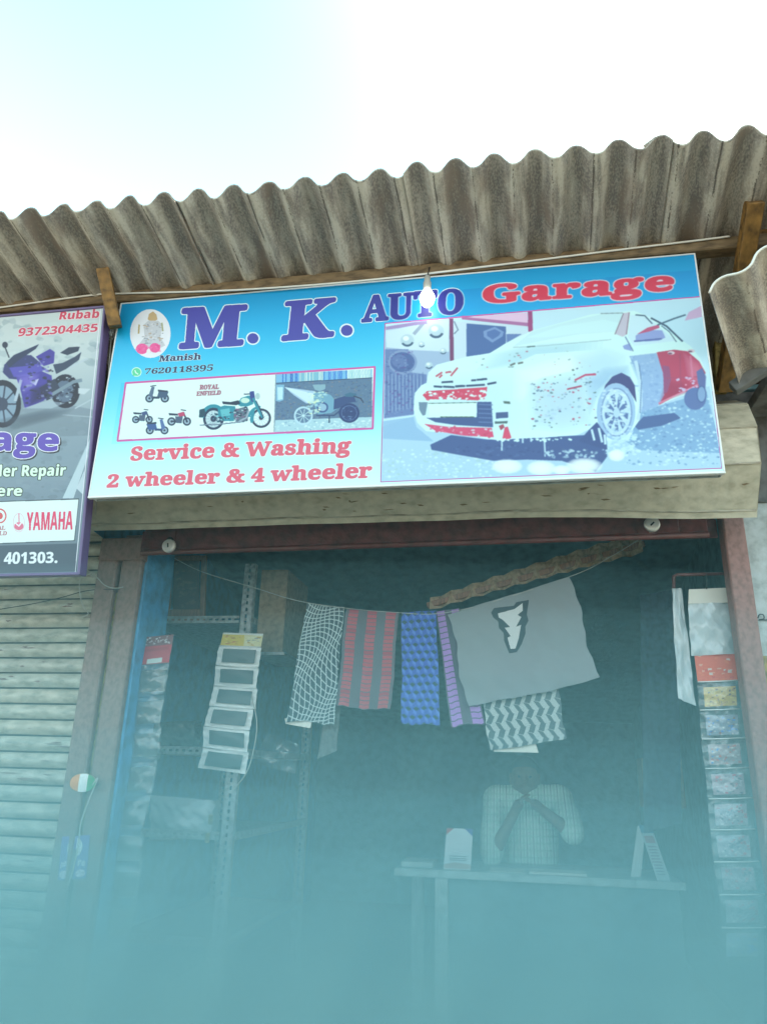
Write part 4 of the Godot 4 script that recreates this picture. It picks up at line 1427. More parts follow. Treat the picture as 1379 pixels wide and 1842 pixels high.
func paint_left(o: Vector3, u: Vector3, v: Vector3) -> Canvas:
	var cv := board_canvas(1024, 1100, o, u, v, Color.WHITE)
	for y in 1100:
		var t := y / 1099.0
		cv.span(y, 0, 1024, rgb(206, 216, 218).lerp(rgb(150, 168, 180), smoothstep(0.1, 0.6, t)).lerp(rgb(122, 140, 152), smoothstep(0.6, 1.0, t)))
	cv.reg(0, 540, 3.543)
	cv.specks(rng, [-400, 150, 640, 110, 620, 420, -400, 480], 160, 30.0, [rgb(190, 204, 210), rgb(214, 224, 226), rgb(168, 184, 192), rgb(150, 168, 176)], 0.45)
	cv.P([-400, 560, 300, 640, 610, 700, 600, 860, -400, 900], rgb(132, 148, 160), 0.6)
	cv.specks(rng, [-400, 700, 600, 720, 560, 1260, -400, 1260], 160, 26.0, [rgb(120, 138, 150), rgb(160, 176, 186), rgb(140, 156, 168)], 0.35)
	cv.L([400, 730, 600, 745], 6, rgb(176, 190, 200))
	cv.L([480, 690, 590, 630], 8, rgb(190, 204, 212))
	cv.P([400, 1262, 470, 1110, 575, 880, 560, 1000, 470, 1262], rgb(206, 222, 230), 0.9)
	cv.P([490, 1200, 540, 1080, 530, 1240], rgb(220, 232, 238), 0.8)
	# sports motorcycle
	var dk := rgb(38, 46, 66)
	var vio := rgb(86, 74, 168)
	cv.E(18, 660, 118, 152, dk)
	cv.E(18, 662, 88, 118, rgb(150, 172, 190))
	for k in 9:
		cv.L([18, 662, 18 + 86 * cos(k * 0.7), 662 + 116 * sin(k * 0.7)], 9, rgb(62, 74, 96))
	cv.E(18, 662, 34, 42, rgb(70, 84, 108))
	cv.E(418, 580, 92, 108, dk)
	cv.E(412, 580, 58, 70, rgb(110, 128, 150))
	cv.specks(rng, [350, 500, 480, 480, 480, 650, 360, 660], 40, 12.0, [dk, rgb(160, 178, 192), rgb(80, 96, 120), rgb(206, 218, 224)])
	cv.P([30, 410, 110, 350, 200, 350, 260, 400, 250, 470, 170, 510, 60, 500, 20, 460], rgb(66, 72, 130))
	cv.P([40, 400, 90, 350, 250, 280, 230, 310, 140, 370, 60, 430], rgb(56, 68, 104))
	cv.P([100, 480, 240, 440, 330, 480, 340, 560, 280, 640, 160, 690, 130, 560], vio)
	cv.P([60, 430, 160, 420, 240, 405, 300, 440, 190, 480, 90, 490], rgb(104, 96, 190))
	cv.P([190, 520, 250, 500, 230, 545], rgb(220, 226, 236))
	cv.P([230, 360, 320, 310, 350, 330, 345, 400, 280, 420], vio)
	cv.P([340, 410, 400, 400, 480, 360, 520, 330, 505, 380, 420, 440, 360, 470], rgb(70, 84, 110))
	cv.P([385, 335, 440, 300, 510, 296, 500, 325, 430, 350], rgb(60, 72, 96))
	cv.P([250, 560, 350, 500, 400, 590, 300, 640], rgb(60, 70, 96))
	cv.L([335, 600, 470, 520, 520, 510], 22, rgb(140, 158, 172))
	cv.L([100, 640, 135, 510], 20, rgb(188, 200, 214))
	cv.L([60, 365, 30, 290], 7, dk)
	cv.E(34, 285, 18, 20, rgb(60, 68, 88))
	cv.L([430, 440, 500, 400, 560, 372], 12, rgb(196, 208, 216))
	cv.P([140, 690, 300, 640, 420, 655, 330, 690], rgb(196, 210, 220), 0.6)
	cv.P([500, 560, 580, 565, 540, 600, 500, 595], rgb(206, 216, 222))
	cv.S([100, 480, 200, 455, 260, 470, 230, 560, 150, 600], rgb(150, 136, 220), 0.6)
	cv.S([200, 560, 330, 520, 300, 630, 180, 680], rgb(44, 40, 96), 0.7)
	cv.specks(rng, [120, 380, 340, 340, 340, 620, 150, 680], 60, 11.0, [rgb(50, 52, 90), rgb(120, 108, 200), rgb(160, 170, 200), rgb(34, 38, 60)], 0.7)
	cv.S([-60, 770, 300, 690, 480, 690, 420, 740, 60, 840], rgb(96, 112, 126), 0.6)
	cv.dense(0, 0, 1024, 1100, 1.25)
	cv.blur(400, 0, 1024, 700, 2)
	# lettering
	cv.text("Rubab", T.sans_i, [390, 72, 636, 56, 630, 112, 378, 124], rgb(206, 58, 88), 0.8, 2.0, rgb(238, 226, 228))
	cv.text("9372304435", T.sans_i, [126, 178, 628, 148, 620, 200, 114, 232], rgb(206, 62, 92), 0.6, 2.0, rgb(238, 226, 228))
	cv.text("Garage", T.sans_i, [-470, 800, 378, 822, 368, 1002, -480, 1010], rgb(30, 34, 48), 3.0, 4.0, rgb(30, 34, 48), Vector2(5, 5))
	cv.text("Garage", T.sans_i, [-470, 800, 378, 822, 368, 1002, -480, 1010], rgb(98, 76, 178), 3.0, 3.5, rgb(236, 238, 244))
	cv.text("wheeler Repair", T.sans_i, [-235, 1050, 424, 1046, 412, 1140, -242, 1150], rgb(224, 248, 226), 1.0, 3.0, rgb(40, 58, 52))
	cv.text("Here", T.sans_i, [-85, 1180, 146, 1186, 140, 1246, -90, 1250], rgb(224, 248, 226), 1.0, 3.0, rgb(40, 58, 52))
	cv.P([-900, 1310, 506, 1264, 478, 1534, -900, 1590], rgb(60, 76, 84))
	cv.P([-900, 1316, 501, 1270, 474, 1529, -900, 1584], rgb(228, 242, 242))
	cv.text("YAMAHA", T.sans, [174, 1352, 470, 1345, 463, 1460, 172, 1466], rgb(226, 62, 104), 0.6)
	cv.ring(122, 1418, 38, 62, 5, rgb(226, 196, 206))
	cv.E(122, 1440, 30, 26, rgb(224, 110, 140))
	cv.L([122, 1360, 124, 1436], 8, rgb(226, 140, 165))
	cv.L([100, 1420, 122, 1440, 146, 1408], 8, rgb(240, 240, 244))
	cv.ring(0, 1375, 44, 48, 9, rgb(214, 84, 92))
	cv.E(0, 1375, 20, 22, rgb(214, 84, 92))
	cv.text("ROYAL", T.serif, [-88, 1440, 36, 1438, 34, 1464, -90, 1466], rgb(176, 92, 104), 0.3)
	cv.text("ENFIELD", T.serif, [-110, 1474, 46, 1472, 44, 1498, -112, 1500], rgb(176, 92, 104), 0.3)
	cv.P([-900, 1590, 492, 1550, 492, 1728, -900, 1760], rgb(66, 86, 102))
	cv.text(") 401303.", T.sans_i, [-26, 1606, 370, 1604, 366, 1688, -32, 1700], rgb(232, 238, 242), 0.8)
	cv.L([645, 40, 480, 1745], 5, rgb(225, 225, 235))
	cv.L([-900, 1768, 490, 1738], 5, rgb(225, 225, 235))
	return cv


func build_signs() -> void:
	T.serif = sys_font("Droid Serif", true)
	T.sans = sys_font("Droid Sans", true)
	T.serif_i = T.serif
	T.sans_i = T.sans
	# the large sign
	var s := thing("garage_sign", "wide blue shop sign with foam covered car and motorcycles under the roof", "sign")
	var x0 := -1.390
	var x1 := 1.109
	var y0 := 2.456
	var y1 := 3.404
	var st := stn()
	quad(st, Vector3(x0, y1, 0.75), Vector3(x1, y1, 0.75), Vector3(x1, y0, 0.75), Vector3(x0, y0, 0.75))
	put("printed_face", fin(st, printed("sign_print", paint_main(), 0.42, 0.74)), s)
	for e in [[Vector3(x0 - 0.006, y0 - 0.009, 0.735), Vector3(x1 + 0.006, y0, 0.756)], [Vector3(x0 - 0.006, y1, 0.685), Vector3(x1 + 0.006, y1 + 0.006, 0.754)], [Vector3(x0 - 0.006, y0, 0.685), Vector3(x0, y1, 0.754)], [Vector3(x1, y0, 0.685), Vector3(x1 + 0.006, y1, 0.754)]]:
		put("frame", box_mesh(e[0], e[1], M.white_edge, 0.002), s)
	put("back_sheet", box_mesh(Vector3(x0, y0, 0.688), Vector3(x1, y1, 0.694), M.panel, 0.001), s)
	# the neighbour's sign, leaning forward
	var s2 := thing("motorcycle_sign", "tall grey sign with violet sports motorcycle hanging over the closed shutter", "sign")
	var tr := pix(189, 552, 0.80)
	var br := pix(141, 1032, 0.66)
	br.x = tr.x
	var down := br - tr
	var right := Vector3(1.30, 0.0, 0.0) + Vector3(0, -0.035, 0)
	right -= down.normalized() * right.dot(down.normalized())
	var o := tr - right
	st = stn()
	quad(st, o, tr, tr + down, o + down)
	put("printed_face", fin(st, printed("sign_print", paint_left(o, right, down), 0.4, 0.80)), s2)
	var n := right.cross(-down).normalized()
	for e in [[o, tr], [tr, tr + down], [o + down, tr + down], [o, o + down]]:
		st = stn()
		var ext: Vector3 = (e[1] - e[0]).normalized() * 0.006
		beam(st, e[0] - ext - n * 0.022, e[1] + ext - n * 0.022, 0.013, 0.055, n, 0.003)
		put("frame", fin(st, M.purple_edge), s2)
	st = stn()
	quad(st, o - n * 0.05, tr - n * 0.05, tr + down - n * 0.05, o + down - n * 0.05)
	put("back_sheet", fin(st, M.panel), s2)


# ================================================================ inside the shop
func wrinkle(k: float, amp: float, puff := 0.0) -> Variant:
	return func(u: float, v: float) -> float:
		return puff * sin(PI * u) * sin(PI * v) + amp * (sin(u * 9.0 + v * 5.0 + k) * 0.5 + sin(u * 4.0 - v * 13.0 + 2.0 * k) * 0.5 + sin((u + v) * 23.0 + k * 3.0) * 0.3 + sin(u * 31.0 - v * 17.0 + k) * 0.22 + sin(u * 13.0 + v * 41.0 + k * 2.0) * 0.18)


func frayed(k: float) -> Variant:
	return func(u: float, v: float) -> Vector2:
		return Vector2(0.012 * sin(v * 9.0 + k) + 0.006 * sin(v * 27.0 + k), 0.010 * sin(u * 7.0 + 2.0 * k) + 0.005 * sin(u * 25.0 + k)) * Vector2(absf(u - 0.5) * 2.0, v)


func mat_canvas(w: int, h: int, c: Color) -> Canvas:
	var cv := Canvas.new(w, h, c)
	cv.to_c = func(x: float, y: float) -> Vector2: return Vector2(x, y)
	return cv


func weave(cv: Canvas, n: int, cols: Array) -> void:
	for k in n:
		var y := rng.randi() % cv.h
		var x := rng.randi() % cv.w
		cv.span(y, x, x + 1 + rng.randi() % 3, cols[rng.randi() % cols.size()], 0.35)


func quad_at(a: Array, z: float, dz := [0.0, 0.0, 0.0, 0.0]) -> Array:
	var r := []
	for k in 4:
		r.append(pix(a[2 * k], a[2 * k + 1], z + dz[k]))
	return r


func build_mats() -> void:
	var z := -0.30
	# twisted lattice
	var c := mat_canvas(160, 400, rgb(70, 88, 96))
	for k in 26:
		var p := []
		var q := []
		for j in 41:
			var t := j / 40.0
			p.append_array([t * 160.0, -60.0 + k * 20.0 + 26.0 * sin(t * 3.4 + k * 0.33) + t * 40.0])
			q.append_array([-40.0 + k * 15.0 - 40.0 * t + 9.0 * sin(t * 11.0 + k * 0.5), t * 400.0])
		c.L(p, 3.6, rgb(205, 222, 222))
		if k < 18:
			c.L(q, 3.6, rgb(205, 222, 222))
	weave(c, 900, [rgb(120, 140, 145), rgb(60, 76, 82)])
	var m1 := thing("floor_mat", "mat with white wavy lattice on dark grey hanging from the string", "mat", "mats hung on the string")
	put("mat", fin(sheet(quad_at([552, 1085, 618, 1092, 601, 1302, 515, 1297], z), 10, 16, 0.006, wrinkle(1.0, 0.010), frayed(1.0)), printed("lattice_mat", c, 0.8, 0.72)), m1)
	put("backing", fin(sheet(quad_at([512, 1292, 560, 1299, 558, 1310, 514, 1302], z - 0.012), 3, 1, 0.004), M.paper), m1)
	# red blocks
	c = mat_canvas(160, 300, rgb(112, 112, 120))
	weave(c, 5000, [rgb(90, 92, 100), rgb(134, 132, 138)])
	for col in [8, 66, 122]:
		for k in 24:
			c.P([col + 1, k * 12.5 + 1, col + 30, k * 12.5 + 1, col + 30, k * 12.5 + 11, col + 1, k * 12.5 + 11], rgb(204, 92, 104) if k % 5 else rgb(186, 80, 96))
	var m2 := put("floor_mat", fin(sheet(quad_at([622, 1095, 716, 1102, 703, 1277, 604, 1271], z), 8, 12, 0.006, wrinkle(2.0, 0.008), frayed(2.0)), printed("red_block_mat", c, 0.85, 0.72)))
	tag(m2, "grey mat with three columns of red blocks", "mat", "mats hung on the string")
	# blue cubes
	c = mat_canvas(128, 384, rgb(62, 96, 204))
	for j in 15:
		for i in 6:
			var x := i * 26.0 + (13.0 if j % 2 else 0.0) - 13.0
			var y := j * 27.0
			c.P([x, y + 6, x + 11, y, x + 22, y + 8, x + 12, y + 15], rgb(28, 70, 78))
			c.P([x, y + 8, x + 12, y + 17, x + 10, y + 29, x, y + 20], rgb(96, 136, 232))
	weave(c, 2500, [rgb(40, 70, 160), rgb(120, 150, 235)])
	var m3 := put("floor_mat", fin(sheet(quad_at([722, 1102, 784, 1098, 791, 1306, 722, 1301], z), 8, 14, 0.008, wrinkle(3.0, 0.008), frayed(3.0)), printed("blue_cube_mat", c, 0.7, 0.75)))
	tag(m3, "bright blue mat with dark cube pattern", "mat", "mats hung on the string")
	# violet blocks
	c = mat_canvas(96, 320, rgb(104, 104, 118))
	weave(c, 2500, [rgb(84, 86, 100), rgb(124, 122, 134)])
	for col in [4, 62]:
		for k in 20:
			c.P([col, k * 16 + 1, col + 30, k * 16 + 1, col + 30, k * 16 + 14, col, k * 16 + 14], rgb(190, 140, 220))
	var m4 := put("floor_mat", fin(sheet(quad_at([784, 1100, 826, 1094, 872, 1300, 811, 1308], z - 0.02), 8, 12, 0.006, wrinkle(4.0, 0.007), frayed(4.0)), printed("violet_block_mat", c, 0.8, 0.75)))
	tag(m4, "grey mat with violet block stripes half hidden behind a plain grey mat", "mat", "mats hung on the string")
	# plain grey with an emblem
	var qd := quad_at([808, 1104, 1026, 1037, 1075, 1222, 840, 1273], z + 0.01)
	var uu: Vector3 = qd[1] - qd[0]
	var vv: Vector3 = (qd[3] - qd[0] + qd[2] - qd[1]) / 2.0
	c = board_canvas(420, 340, qd[0], uu, vv, rgb(150, 158, 162))
	weave(c, 30000, [rgb(134, 142, 146), rgb(166, 174, 178), rgb(140, 150, 156)])
	c.reg(480, 1020, 2.2242)
	var dk := rgb(62, 76, 84)
	c.P([906, 200, 918, 182, 1000, 178, 1010, 165, 1062, 160, 1058, 215, 1066, 240, 1056, 262, 1060, 290, 1048, 330, 1030, 360, 1000, 362, 972, 310, 966, 282, 944, 262, 940, 236, 918, 220], dk)
	c.P([935, 205, 1005, 190, 1036, 170, 1040, 200, 1020, 215, 1036, 225, 1018, 262, 1038, 255, 1034, 305, 1024, 345, 1004, 345, 985, 300, 998, 296, 968, 262, 992, 262, 958, 230, 940, 220], rgb(226, 232, 232))
	var m5 := put("floor_mat", fin(sheet(qd, 20, 16, 0.006, wrinkle(5.0, 0.012), frayed(5.0)), printed("emblem_mat", c, 0.85, 0.78)))
	tag(m5, "large plain grey mat with white and black claw shaped emblem", "mat", "mats hung on the string")
	# rhombus checks
	c = mat_canvas(256, 180, rgb(196, 206, 204))
	for j in 7:
		for i in 9:
			var lean := 13.0 if j % 2 else -13.0
			var x := i * 34.0 + (17.0 if j % 2 else 0.0) - 20.0
			var y := j * 27.0
			c.P([x, y, x + 17.0, y + 7.0, x + 17.0 + lean, y + 34.0, x + lean, y + 27.0], rgb(92, 108, 112))
	weave(c, 2500, [rgb(150, 160, 160), rgb(120, 130, 132)])
	var m6 := thing("floor_mat", "mat with grey and white slanted rhombus checks below the emblem mat", "mat", "mats hung on the string")
	put("mat", fin(sheet(quad_at([868, 1262, 1004, 1240, 1017, 1330, 880, 1350], z - 0.03), 8, 6, 0.006, wrinkle(6.0, 0.008), frayed(6.0)), printed("rhombus_mat", c, 0.8, 0.75)), m6)
	put("backing", fin(sheet(quad_at([886, 1342, 963, 1338, 968, 1354, 888, 1352], z - 0.045), 3, 1, 0.004), M.paper), m6)
	# grey rag below the lattice mat
	var rag := put("grey_rag", fin(sheet(quad_at([588, 1268, 612, 1262, 606, 1350, 570, 1366], z - 0.06), 6, 8, 0.004, wrinkle(7.0, 0.012)), worn("grey_rag_cloth", lin(0.16, 0.17, 0.17), 0.7, 0.9, 4.0)))
	tag(rag, "dull grey rag hanging below the lattice mat", "rag")
	# the string
	var st := stn()
	var way := []
	for p in [[310, 1002], [365, 1029], [460, 1058], [552, 1084], [700, 1101], [820, 1099], [1022, 1038], [1100, 1000], [1168, 958]]:
		way.append(pix(p[0], p[1], z + 0.006 if p[0] < 1150 else 0.06))
	tube(st, curve(way, 8), 0.0018, 6)
	tag(put("hanging_string", fin(st, M.string)), "thin string stretched across the doorway carrying the mats", "string")


func pouch_strip(called: String, label: String, left: Array, right: Array, n: int, z: float, head: Material, film: Material, inner: Array, window: float, puff: float) -> void:
	# left and right are the top and bottom pixels of its two edges; the first part is the header card
	var s := thing(called, label, "pouch strip", "strips of packets hung in the doorway")
	var hh := 0.105
	var at := func(u: float, v: float, d: float) -> Vector3:
		var sway := 0.008 * sin(v * 17.0) * v
		var a: Vector3 = pix(left[0], left[1], z).lerp(pix(left[2], left[3], z), v)
		var b: Vector3 = pix(right[0], right[1], z).lerp(pix(right[2], right[3], z), v)
		return a.lerp(b, u) + Vector3(sway, 0, d + 0.012 * sin(v * 11.0))
	put("header_card", fin(sheet([at.call(0.02, 0.0, 0.0), at.call(0.98, 0.0, 0.0), at.call(0.98, hh, 0.0), at.call(0.02, hh, 0.0)], 4, 4, 0.002, wrinkle(1.0, 0.002)), head), s)
	for k in n:
		var v0 := hh + (1.0 - hh) * k / n + 0.004
		var v1 := hh + (1.0 - hh) * (k + 1) / n - 0.003
		var in0 := 0.05 * sin(k * 2.1)
		var pk := put("pouch", fin(sheet([at.call(0.0 + 0.02 * sin(k * 3.0), v0, 0.004), at.call(1.0, v0, 0.004), at.call(1.0 - 0.03 * sin(k * 2.0), v1, 0.004 + in0 * 0.1), at.call(0.0, v1, 0.004)], 18, 14, 0.0012, wrinkle(k * 1.7, 0.0055, puff)), film), s)
		if inner.size():
			put("contents", fin(sheet([at.call(window, lerpf(v0, v1, 0.16), -0.004), at.call(1.0 - window, lerpf(v0, v1, 0.16), -0.004), at.call(1.0 - window, lerpf(v0, v1, 0.9), -0.004), at.call(window, lerpf(v0, v1, 0.9), -0.004)], 5, 4, 0.003, wrinkle(k * 1.3 + 4.0, 0.002)), inner[k % inner.size()]), pk)
		var st := stn()
		tube(st, [at.call(0.01, v0 - 0.004, 0.009), at.call(0.5, v0 - 0.003, 0.011), at.call(0.99, v0 - 0.004, 0.009)], 0.0032, 6)
		put("seal", fin(st, M.white_plastic if window > 0.1 else film), pk)


func speckled_card(base: Color, cols: Array, n: int) -> StandardMaterial3D:
	var c := mat_canvas(96, 80, base)
	for k in n:
		var x := rng.randf_range(4, 88)
		var y := rng.randf_range(4, 74)
		c.P([x, y, x + rng.randf_range(3, 10), y, x + rng.randf_range(3, 10), y + rng.randf_range(3, 8), x, y + rng.randf_range(3, 8)], cols[rng.randi() % cols.size()])
	return printed("small_goods", c, 0.5, 0.8)


func build_pouches() -> void:
	var c := mat_canvas(128, 96, rgb(190, 60, 78))
	for y in range(0, 34):
		c.span(y, 0, 128, rgb(128, 84, 92))
	c.specks(rng, [6, 4, 120, 4, 120, 30, 6, 30], 60, 4.0, [rgb(210, 205, 205), rgb(90, 60, 70)])
	c.P([10, 44, 118, 40, 118, 50, 10, 54], rgb(170, 52, 70))
	c.P([44, 78, 100, 76, 100, 92, 44, 94], rgb(205, 220, 215))
	var red := printed("red_header", c, 0.4, 0.8)
	var dark_in := flat("dark_goods", lin(0.05, 0.08, 0.085), 0.5)
	pouch_strip("packet_strip", "long strip of dark packets with red header beside the blue jamb", [250, 1147, 172, 1690], [314, 1141, 236, 1692], 8, -0.10, red, M.cloudy, [dark_in], 0.07, 0.012)
	c = mat_canvas(128, 96, rgb(226, 200, 60))
	c.P([0, 0, 128, 0, 128, 14, 0, 12], rgb(232, 232, 225))
	c.P([70, 14, 128, 14, 128, 96, 74, 96], rgb(230, 224, 170))
	c.specks(rng, [10, 20, 60, 20, 60, 84, 10, 84], 30, 5.0, [rgb(200, 120, 50), rgb(240, 225, 110), rgb(190, 150, 40)])
	c.specks(rng, [78, 24, 120, 24, 120, 84, 78, 84], 26, 5.0, [rgb(200, 160, 70), rgb(160, 170, 160), rgb(240, 236, 200)])
	var yel := printed("yellow_header", c, 0.4, 0.85)
	var grey_in := flat("grey_goods", lin(0.07, 0.11, 0.12), 0.4)
	pouch_strip("packet_strip", "short white blister strip with yellow header before the steel rack", [400, 1138, 357, 1382], [475, 1140, 441, 1393], 6, -0.45, yel, M.white_plastic, [], 0.2, 0.010)
	# windows of the white strip
	var s: Node = find_child("packet_strip_001", false, false)
	for k in 6:
		var v0 := 0.105 + 0.895 * k / 6.0 + 0.024
		var v1 := 0.105 + 0.895 * (k + 1) / 6.0 - 0.026
		var at := func(u: float, v: float) -> Vector3:
			return pix(400, 1138, -0.45).lerp(pix(357, 1382, -0.45), v).lerp(pix(475, 1140, -0.45).lerp(pix(441, 1393, -0.45), v), u) + Vector3(0.008 * sin(v * 17.0) * v, 0, 0.020 + 0.012 * sin(v * 11.0))
		put("window", fin(sheet([at.call(0.15, v0), at.call(0.91, v0), at.call(0.91, v1), at.call(0.15, v1)], 6, 4, 0.002, wrinkle(k * 2.0, 0.003, 0.004)), grey_in), s)
	var gold := speckled_card(rgb(222, 180, 50), [rgb(110, 80, 40), rgb(245, 215, 90), rgb(190, 140, 30)], 50)
	var orange := speckled_card(rgb(232, 96, 60), [rgb(240, 120, 70), rgb(225, 200, 190), rgb(220, 70, 50), rgb(235, 160, 130)], 26)
	var bluep := speckled_card(rgb(150, 160, 180), [rgb(30, 120, 220), rgb(40, 130, 235), rgb(160, 90, 70), rgb(225, 225, 225)], 34)
	var bluep2 := speckled_card(rgb(180, 160, 165), [rgb(30, 130, 220), rgb(220, 90, 60), rgb(225, 225, 225)], 34)
	var pinkp := speckled_card(rgb(180, 160, 170), [rgb(225, 60, 80), rgb(90, 80, 100), rgb(225, 215, 220)], 40)
	var greyp := speckled_card(rgb(170, 165, 175), [rgb(200, 60, 90), rgb(70, 70, 100), rgb(225, 225, 225)], 40)
	pouch_strip("packet_strip", "strip of clear packets with small colourful goods by the maroon post", [1246, 1176, 1300, 1730], [1326, 1172, 1382, 1730], 9, -0.12, orange, M.clear, [gold, bluep, bluep2, pinkp, greyp, greyp, pinkp, greyp, bluep], 0.14, 0.010)
	# big clear bag above it
	var b := thing("clear_bag", "crumpled clear plastic bag with white header above the goods strip", "bag")
	put("header_card", fin(sheet(quad_at([1238, 1060, 1311, 1057, 1313, 1084, 1237, 1086], -0.115), 4, 3, 0.002, wrinkle(2.0, 0.002)), M.paper), b)
	put("film", fin(sheet(quad_at([1237, 1086, 1313, 1084, 1325, 1176, 1242, 1180], -0.11), 14, 14, 0.0015, wrinkle(3.0, 0.011, 0.02)), M.silver), b)
	put("contents", fin(sheet(quad_at([1262, 1088, 1292, 1086, 1302, 1170, 1258, 1172], -0.13), 8, 8, 0.003, wrinkle(1.0, 0.008, 0.01)), M.white_plastic), b)
	var f := put("film_strip", fin(sheet(quad_at([1207, 1056, 1226, 1060, 1250, 1270, 1219, 1256], -0.15), 6, 24, 0.0015, wrinkle(2.0, 0.014)), M.silver))
	tag(f, "narrow twisted strip of shiny plastic film hanging from the rod", "plastic film")
	var st := stn()
	tube(st, [pix(1211, 1058, -0.12), pix(1211, 1037, -0.12), pix(1216, 1034, -0.12), pix(1310, 1032, -0.12)], 0.008, 8)
	tag(put("hanging_rod", fin(st, M.maroon)), "bent maroon rod from which the packets hang", "rod")
	st = stn()
	tube(st, [pix(1270, 1032, -0.11), pix(1270, 1060, -0.11)], 0.002, 5)
	tag(put("hook_wire", fin(st, M.black_wire)), "short wire hook holding the clear bag", "hook")


func build_rack() -> void:
	var r := thing("shelf_rack", "slotted steel angle rack with shelves inside the doorway", "rack")
	var zf := -0.60
	var zb: float = pix_y(535, 1184, 2.185).z
	var xl := -1.76
	var xr := -1.165
	# slotted angle: the front plate is pierced, so it is made of two strips and the bridges between the slots
	for p in [[xr, zf, 2.53], [xl, zf, 2.30], [xr, zb, 2.45], [xl, zb, 2.30]]:
		var st := stn()
		cbox(st, Vector3(p[0] - 0.035, 0.15, p[1] - 0.002), Vector3(p[0] - 0.009, p[2], p[1] + 0.002), 0.0006)
		cbox(st, Vector3(p[0] + 0.003, 0.15, p[1] - 0.002), Vector3(p[0] + 0.030, p[2], p[1] + 0.002), 0.0006)
		var y := 0.15
		while y < p[2] - 0.03:
			cbox(st, Vector3(p[0] - 0.0092, y, p[1] - 0.0018), Vector3(p[0] + 0.0032, y + 0.0185, p[1] + 0.0018), 0.0004)
			y += 0.0385
		cbox(st, Vector3(p[0] + 0.026, 0.15, p[1] - 0.040), Vector3(p[0] + 0.030, p[2], p[1] - 0.002), 0.001)
		put("post", fin(st, M.steel), r)
	for y in [2.18, 1.46, 1.04, 0.55]:
		var sh := put("shelf", box_mesh(Vector3(xl - 0.03, y, zb - 0.03), Vector3(xr + 0.04, y + 0.004, zf - 0.004), M.steel, 0.001), r)
		var se := stn()
		cbox(se, Vector3(xl - 0.03, y - 0.002, zf + 0.004), Vector3(xr - 0.04, y + 0.013, zf + 0.010), 0.001)
		cbox(se, Vector3(xl - 0.03, y + 0.025, zf + 0.004), Vector3(xr - 0.04, y + 0.040, zf + 0.010), 0.001)
		for k in 15:
			cbox(se, Vector3(xl - 0.03 + k * 0.0385, y + 0.012, zf + 0.0045), Vector3(xl - 0.012 + k * 0.0385, y + 0.026, zf + 0.0095), 0.0005)
		put("shelf_edge", fin(se, M.steel), sh)
		put("shelf_edge", box_mesh(Vector3(xr + 0.031, y - 0.002, zb - 0.03), Vector3(xr + 0.036, y + 0.038, zf - 0.04), M.steel, 0.002), sh)
	var fr := thing("picture_frame", "brown wooden framed picture standing on the top shelf", "picture frame")
	var q := quad_at([306, 1000, 368, 1000, 366, 1106, 302, 1106], -0.72)
	var y0: float = 2.186
	q[2].y = y0
	q[3].y = y0
	var cv := mat_canvas(96, 140, rgb(92, 70, 70))
	cv.specks(rng, [10, 10, 86, 10, 86, 130, 10, 130], 90, 7.0, [rgb(130, 96, 84), rgb(70, 56, 64), rgb(150, 120, 104), rgb(96, 60, 60)], 0.7)
	put("picture", fin(sheet([q[0] + Vector3(0.03, -0.03, 0.0), q[1] + Vector3(-0.03, -0.03, 0.0), q[2] + Vector3(-0.03, 0.10, 0.0), q[3] + Vector3(0.03, 0.10, 0.0)], 1, 1, 0.003), printed("dim_picture", cv, 0.4, 0.6)), fr)
	for e in [[0, 1], [1, 2], [3, 2], [0, 3]]:
		var st := stn()
		var a: Vector3 = q[e[0]]
		var b: Vector3 = q[e[1]]
		var wd := 0.10 if e == [3, 2] else 0.032
		var sh := Vector3(0, 0.05, 0) if e == [3, 2] else Vector3(0, 0.016 * (-1 if e == [0, 1] else 0), 0)
		beam(st, a + sh, b + sh, wd if absf(a.y - b.y) < 0.1 else 0.03, 0.03, Vector3.BACK, 0.004)
		put("frame_side", fin(st, M.wood), fr)
	var bx := thing("cardboard_box", "plain brown cardboard box on the top shelf", "box")
	var lo := Vector3(-1.118, 2.187, -1.10)
	var hi := Vector3(-0.955, 2.50, -0.66)
	lo.y = 2.02
	put("carton", box_mesh(lo, hi, M.card, 0.004), bx)
	put("flap", box_mesh(Vector3(lo.x, hi.y + 0.001, lo.z), Vector3(hi.x, hi.y + 0.006, lerpf(lo.z, hi.z, 0.49)), M.card, 0.002), bx)
	put("flap", box_mesh(Vector3(lo.x, hi.y + 0.001, lerpf(lo.z, hi.z, 0.51)), Vector3(hi.x, hi.y + 0.006, hi.z), M.card, 0.002), bx)
	put("crossrail", box_mesh(Vector3(-1.13, 2.0, -1.12), Vector3(-0.93, 2.018, -0.62), M.steel, 0.002), r)
	# bundles in film on the lower shelves
	for a in [[272, 1430, 384, 1440, 382, 1508, 268, 1512, 1.0, "crumpled bundle of shiny plastic packets on a middle shelf"], [275, 1300, 352, 1296, 348, 1352, 270, 1358, 3.0, "dark packets in film stacked on the upper middle shelf"]]:
		var o := put("plastic_bundle", fin(sheet(quad_at([a[0], a[1], a[2], a[3], a[4], a[5], a[6], a[7]], -0.66), 22, 14, 0.09, wrinkle(a[8], 0.020, 0.05)), M.silver if a[8] < 2.0 else worn("dark_film", lin(0.05, 0.07, 0.075), 0.6, 0.25, 3.0)))
		tag(o, a[9], "bundle")
	for a in [[379, 1474], [373, 1507]]:
		var p := pix(a[0], a[1], -0.575)
		var o := put("price_tag", box_mesh(p - Vector3(0.012, 0.024, 0.002), p + Vector3(0.012, 0.024, 0.002), M.yellow, 0.001))
		tag(o, ("small yellow tag on the rack post level with the shiny bundle" if a[1] < 1490 else "small yellow tag on the rack post below the shiny bundle"), "tag", "yellow tags on the rack")
